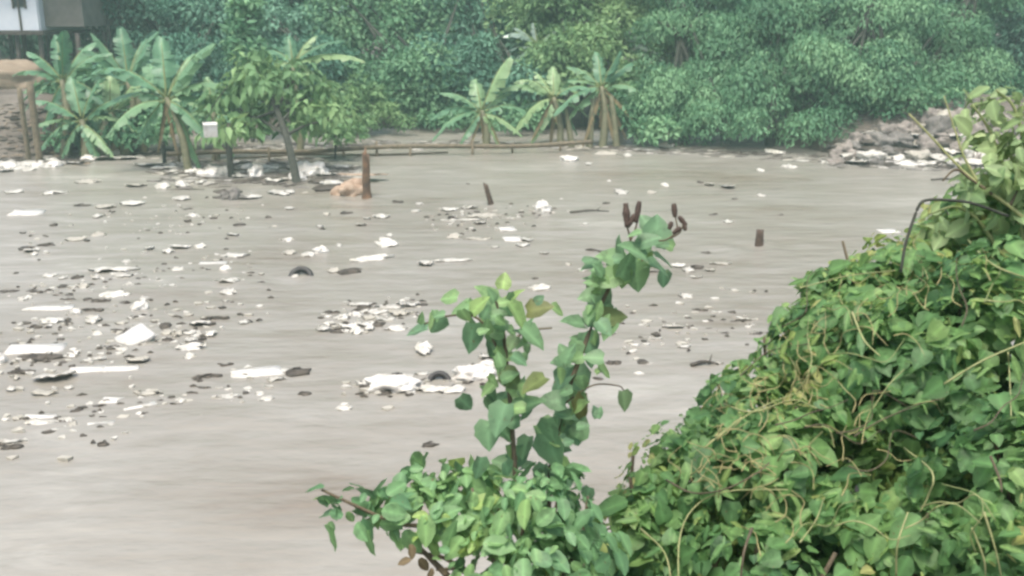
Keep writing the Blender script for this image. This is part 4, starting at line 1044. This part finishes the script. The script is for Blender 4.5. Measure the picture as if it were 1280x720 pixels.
for i in range(150):   # dry yellowed runners matted over the ridge
    px, py = RND.gauss(940, 75), RND.gauss(520, 70)
    if RND.random() < .3: px, py = RND.gauss(1060, 90), RND.gauss(370, 30)
    if surf_d(px, py) == 2.9: continue
    a_ = rad(RND.choice((40, 55, 25, 100, 150)) + RND.uniform(-20, 20)); pts = []
    for k in range(4):
        x_, y_ = px + math.cos(a_) * k * 15, py - math.sin(a_) * k * 15; a_ += RND.uniform(-.7, .7)
        if surf_d(x_, y_) != 2.9: pts.append(D(x_, y_, surf_d(x_, y_) - RND.uniform(-.02, .05)))
    if len(pts) > 1: mb.tube(curve_pts(pts, 9), [.0017 * (1 - .5 * k / 8) for k in range(9)], 4)
o = mb.build('dry_vine_tangle', 'dry_vine', rV); o['kind'] = 'stuff'
for i in range(16):    # long runners lying over the leaves
    px, py = RND.uniform(830, 1270), RND.uniform(330, 700)
    if surf_d(px, py) == 2.9: continue
    a_ = rad(RND.choice((35, 50, 20, 70, 120)) + RND.uniform(-15, 15)); pts = []
    for k in range(5):
        x_, y_ = px + math.cos(a_) * k * 24, py - math.sin(a_) * k * 24; a_ += RND.uniform(-.5, .5)
        pts.append(D(x_, y_, surf_d(x_, y_) - RND.uniform(.0, .05)) if surf_d(x_, y_) != 2.9 else pts[-1] + Vector((.02, 0, .03)))
    c = curve_pts(pts, 16); MB().tube(c, [.002 * (1 - .5 * k / 15) for k in range(16)], 5).build('vine_stem', RND.choice(('stem_pale', 'stem_pale', 'stem_green', 'stem_brown')), rV)
for i in range(26):    # inner woody tangle that carries the creepers
    lb = RND.choice([q for q in VL if q[3] > 70]); c = D(lb[0], lb[1], lb[2]); g = Vector((c.x + RND.uniform(-.2, .2), c.y + RND.uniform(-.1, .3), 0)); g.z = ground(g.x, g.y) - .05
    e = c + Vector((RND.uniform(-.2, .2), RND.uniform(-.15, .2), lb[4] / F * lb[2] * RND.uniform(.2, .8)))
    MB().tube(curve_pts([g, g.lerp(e, .5) + Vector((RND.uniform(-.1, .1), RND.uniform(-.1, .1), 0)), e], 10), [.012 - .0008 * k for k in range(10)], 6).build('woody_stem', 'stem_brown', rV)

# arching pale shrub at the top, bare dead branch, bent rod
rS = empty('pale_shrub', (1.75, 3.6, ground(1.75, 3.6)), 'pale green arching shrub rising over the creeper thicket', 'shrub')
lobes_leaves([(1258, 150, 3.3, 56, 44, .9), (1232, 190, 3.3, 34, 48, .7), (1285, 200, 3.2, 50, 60), (1195, 282, 3.35, 40, 26, .7), (1168, 298, 3.35, 22, 20, .8), (1245, 240, 3.2, 44, 40, .8)], 24, 'feather', rS, 'oval', .75, .5)
for pts in ([(1300, 420), (1270, 260), (1240, 170), (1215, 130)], [(1300, 400), (1285, 220), (1270, 140), (1245, 112)], [(1300, 420), (1240, 300), (1200, 260), (1160, 268)]):
    stem(pts, 3.25, .010, .003, 'stem', 'stem_green', rS)
rD = empty('dead_branch', D(1300, 300, 3.15), 'bare dead branch slanting out of the pale shrub', 'branch')
stem([(1310, 300), (1262, 258), (1230, 236), (1200, 210), (1165, 172), (1136, 142)], 3.15, .0075, .0025, 'main_twig', 'stem_pale', rD)
stem([(1240, 243), (1215, 225), (1195, 212), (1178, 226)], 3.15, .006, .003, 'side_twig', 'stem_brown', rD)
stem([(1262, 258), (1276, 232), (1290, 205)], 3.15, .006, .003, 'side_twig', 'stem_brown', rD)
stem([(1222, 228), (1205, 196), (1196, 170), (1180, 120)], 3.15, .005, .002, 'side_twig', 'stem_pale', rD)
o = MB().tube(curve_pts([D(1126, 340, 3.0), D(1132, 305, 3.0), D(1142, 274, 3.0), D(1150, 255, 3.0), D(1160, 250, 3.0), D(1182, 250, 3.02), D(1215, 254, 3.05), D(1260, 270, 3.1)], 40), .0048, 7).build('bent_rod', 'bark', None, D(1126, 340, 3.0))
tag(o, 'dark rod bent at a corner, sticking out of the creeper thicket', 'rod')

# small ground cover on the near bank, just under the plants
P, T, N, Z, C = [], [], [], [], []
for i in range(5000):
    x, y = NP.uniform(-5, 6), NP.uniform(.6, 6.0)
    z = ground(x, y)
    if z < .35: continue
    px, py, dd = proj((x, y, z + .12))
    if dd > .2 and py < 742 and px < 1300 and px > -20: 
        pass
    P.append((x, y, z)); a = NP.uniform(0, 6.28); T.append((math.cos(a) * .5, math.sin(a) * .5, 1)); N.append((math.cos(a), math.sin(a), .3)); Z.append(NP.uniform(.05, .13)); C.append(NP.uniform(.1, .8))
o = link('ground_cover', leaves_mesh('ground_cover', np.array(P), np.array(T), np.array(N), np.array(Z), np.array(C), 'narrow'), 'low')
tag(o, kind='stuff')

# ------------------------------------------------------------------ haze
HAZE = .0026
me = MB().box((0, 50, 8), (720, 780, 24)).build('haze', 'mud', None, smooth=False)
me.data.materials.clear()
hm = bpy.data.materials.new('humid_air'); hm.use_nodes = True; nt = hm.node_tree; nt.nodes.clear()
out = nt.nodes.new('ShaderNodeOutputMaterial'); pv = nt.nodes.new('ShaderNodeVolumePrincipled')
pv.inputs['Density'].default_value = HAZE; pv.inputs['Color'].default_value = (.66, .95, .88, 1); pv.inputs['Anisotropy'].default_value = .2
nt.links.new(pv.outputs[0], out.inputs['Volume']); me.data.materials.append(hm)
tag(me, kind='stuff')

# ------------------------------------------------------------------ light, camera, render settings
EL, AZ = rad(70), rad(200)   # high soft sun behind the camera
w = bpy.data.worlds.new('World'); S.world = w; w.use_nodes = True
nt = w.node_tree; bg = nt.nodes['Background']
sky = nt.nodes.new('ShaderNodeTexSky'); sky.sky_type = 'NISHITA'; sky.sun_disc = False
sky.sun_elevation = EL; sky.sun_rotation = AZ
sky.air_density = 1.0; sky.dust_density = 6.0; sky.ozone_density = 1.0
nt.links.new(sky.outputs[0], bg.inputs[0]); bg.inputs[1].default_value = .12
sd = bpy.data.lights.new('sun', 'SUN'); sd.energy = 1.5; sd.angle = rad(18); sd.color = (1, .95, .87)
so = bpy.data.objects.new('sun', sd); COL.objects.link(so)
dirv = Vector((math.sin(AZ) * math.cos(EL), math.cos(AZ) * math.cos(EL), math.sin(EL)))
so.rotation_euler = dirv.to_track_quat('Z', 'Y').to_euler()

cd = bpy.data.cameras.new('camera'); cam = bpy.data.objects.new('camera', cd); COL.objects.link(cam)
cam.location = CAM; cam.rotation_euler = (rad(90) - PITCH, 0, 0)
cd.sensor_width = 36; cd.lens = 36 * F / 1280; cd.clip_start = .05; cd.clip_end = 2000
S.camera = cam
S.view_settings.view_transform = 'Standard'; S.view_settings.look = 'None'; S.view_settings.gamma = 1
S.view_settings.use_curve_mapping = False
S.view_settings.exposure = 1.0
S.render.engine = 'CYCLES'
c = S.cycles
c.use_denoising = True
c.max_bounces = 6; c.diffuse_bounces = 3; c.glossy_bounces = 2; c.transmission_bounces = 3; c.volume_bounces = 1
c.filter_width = 2.8
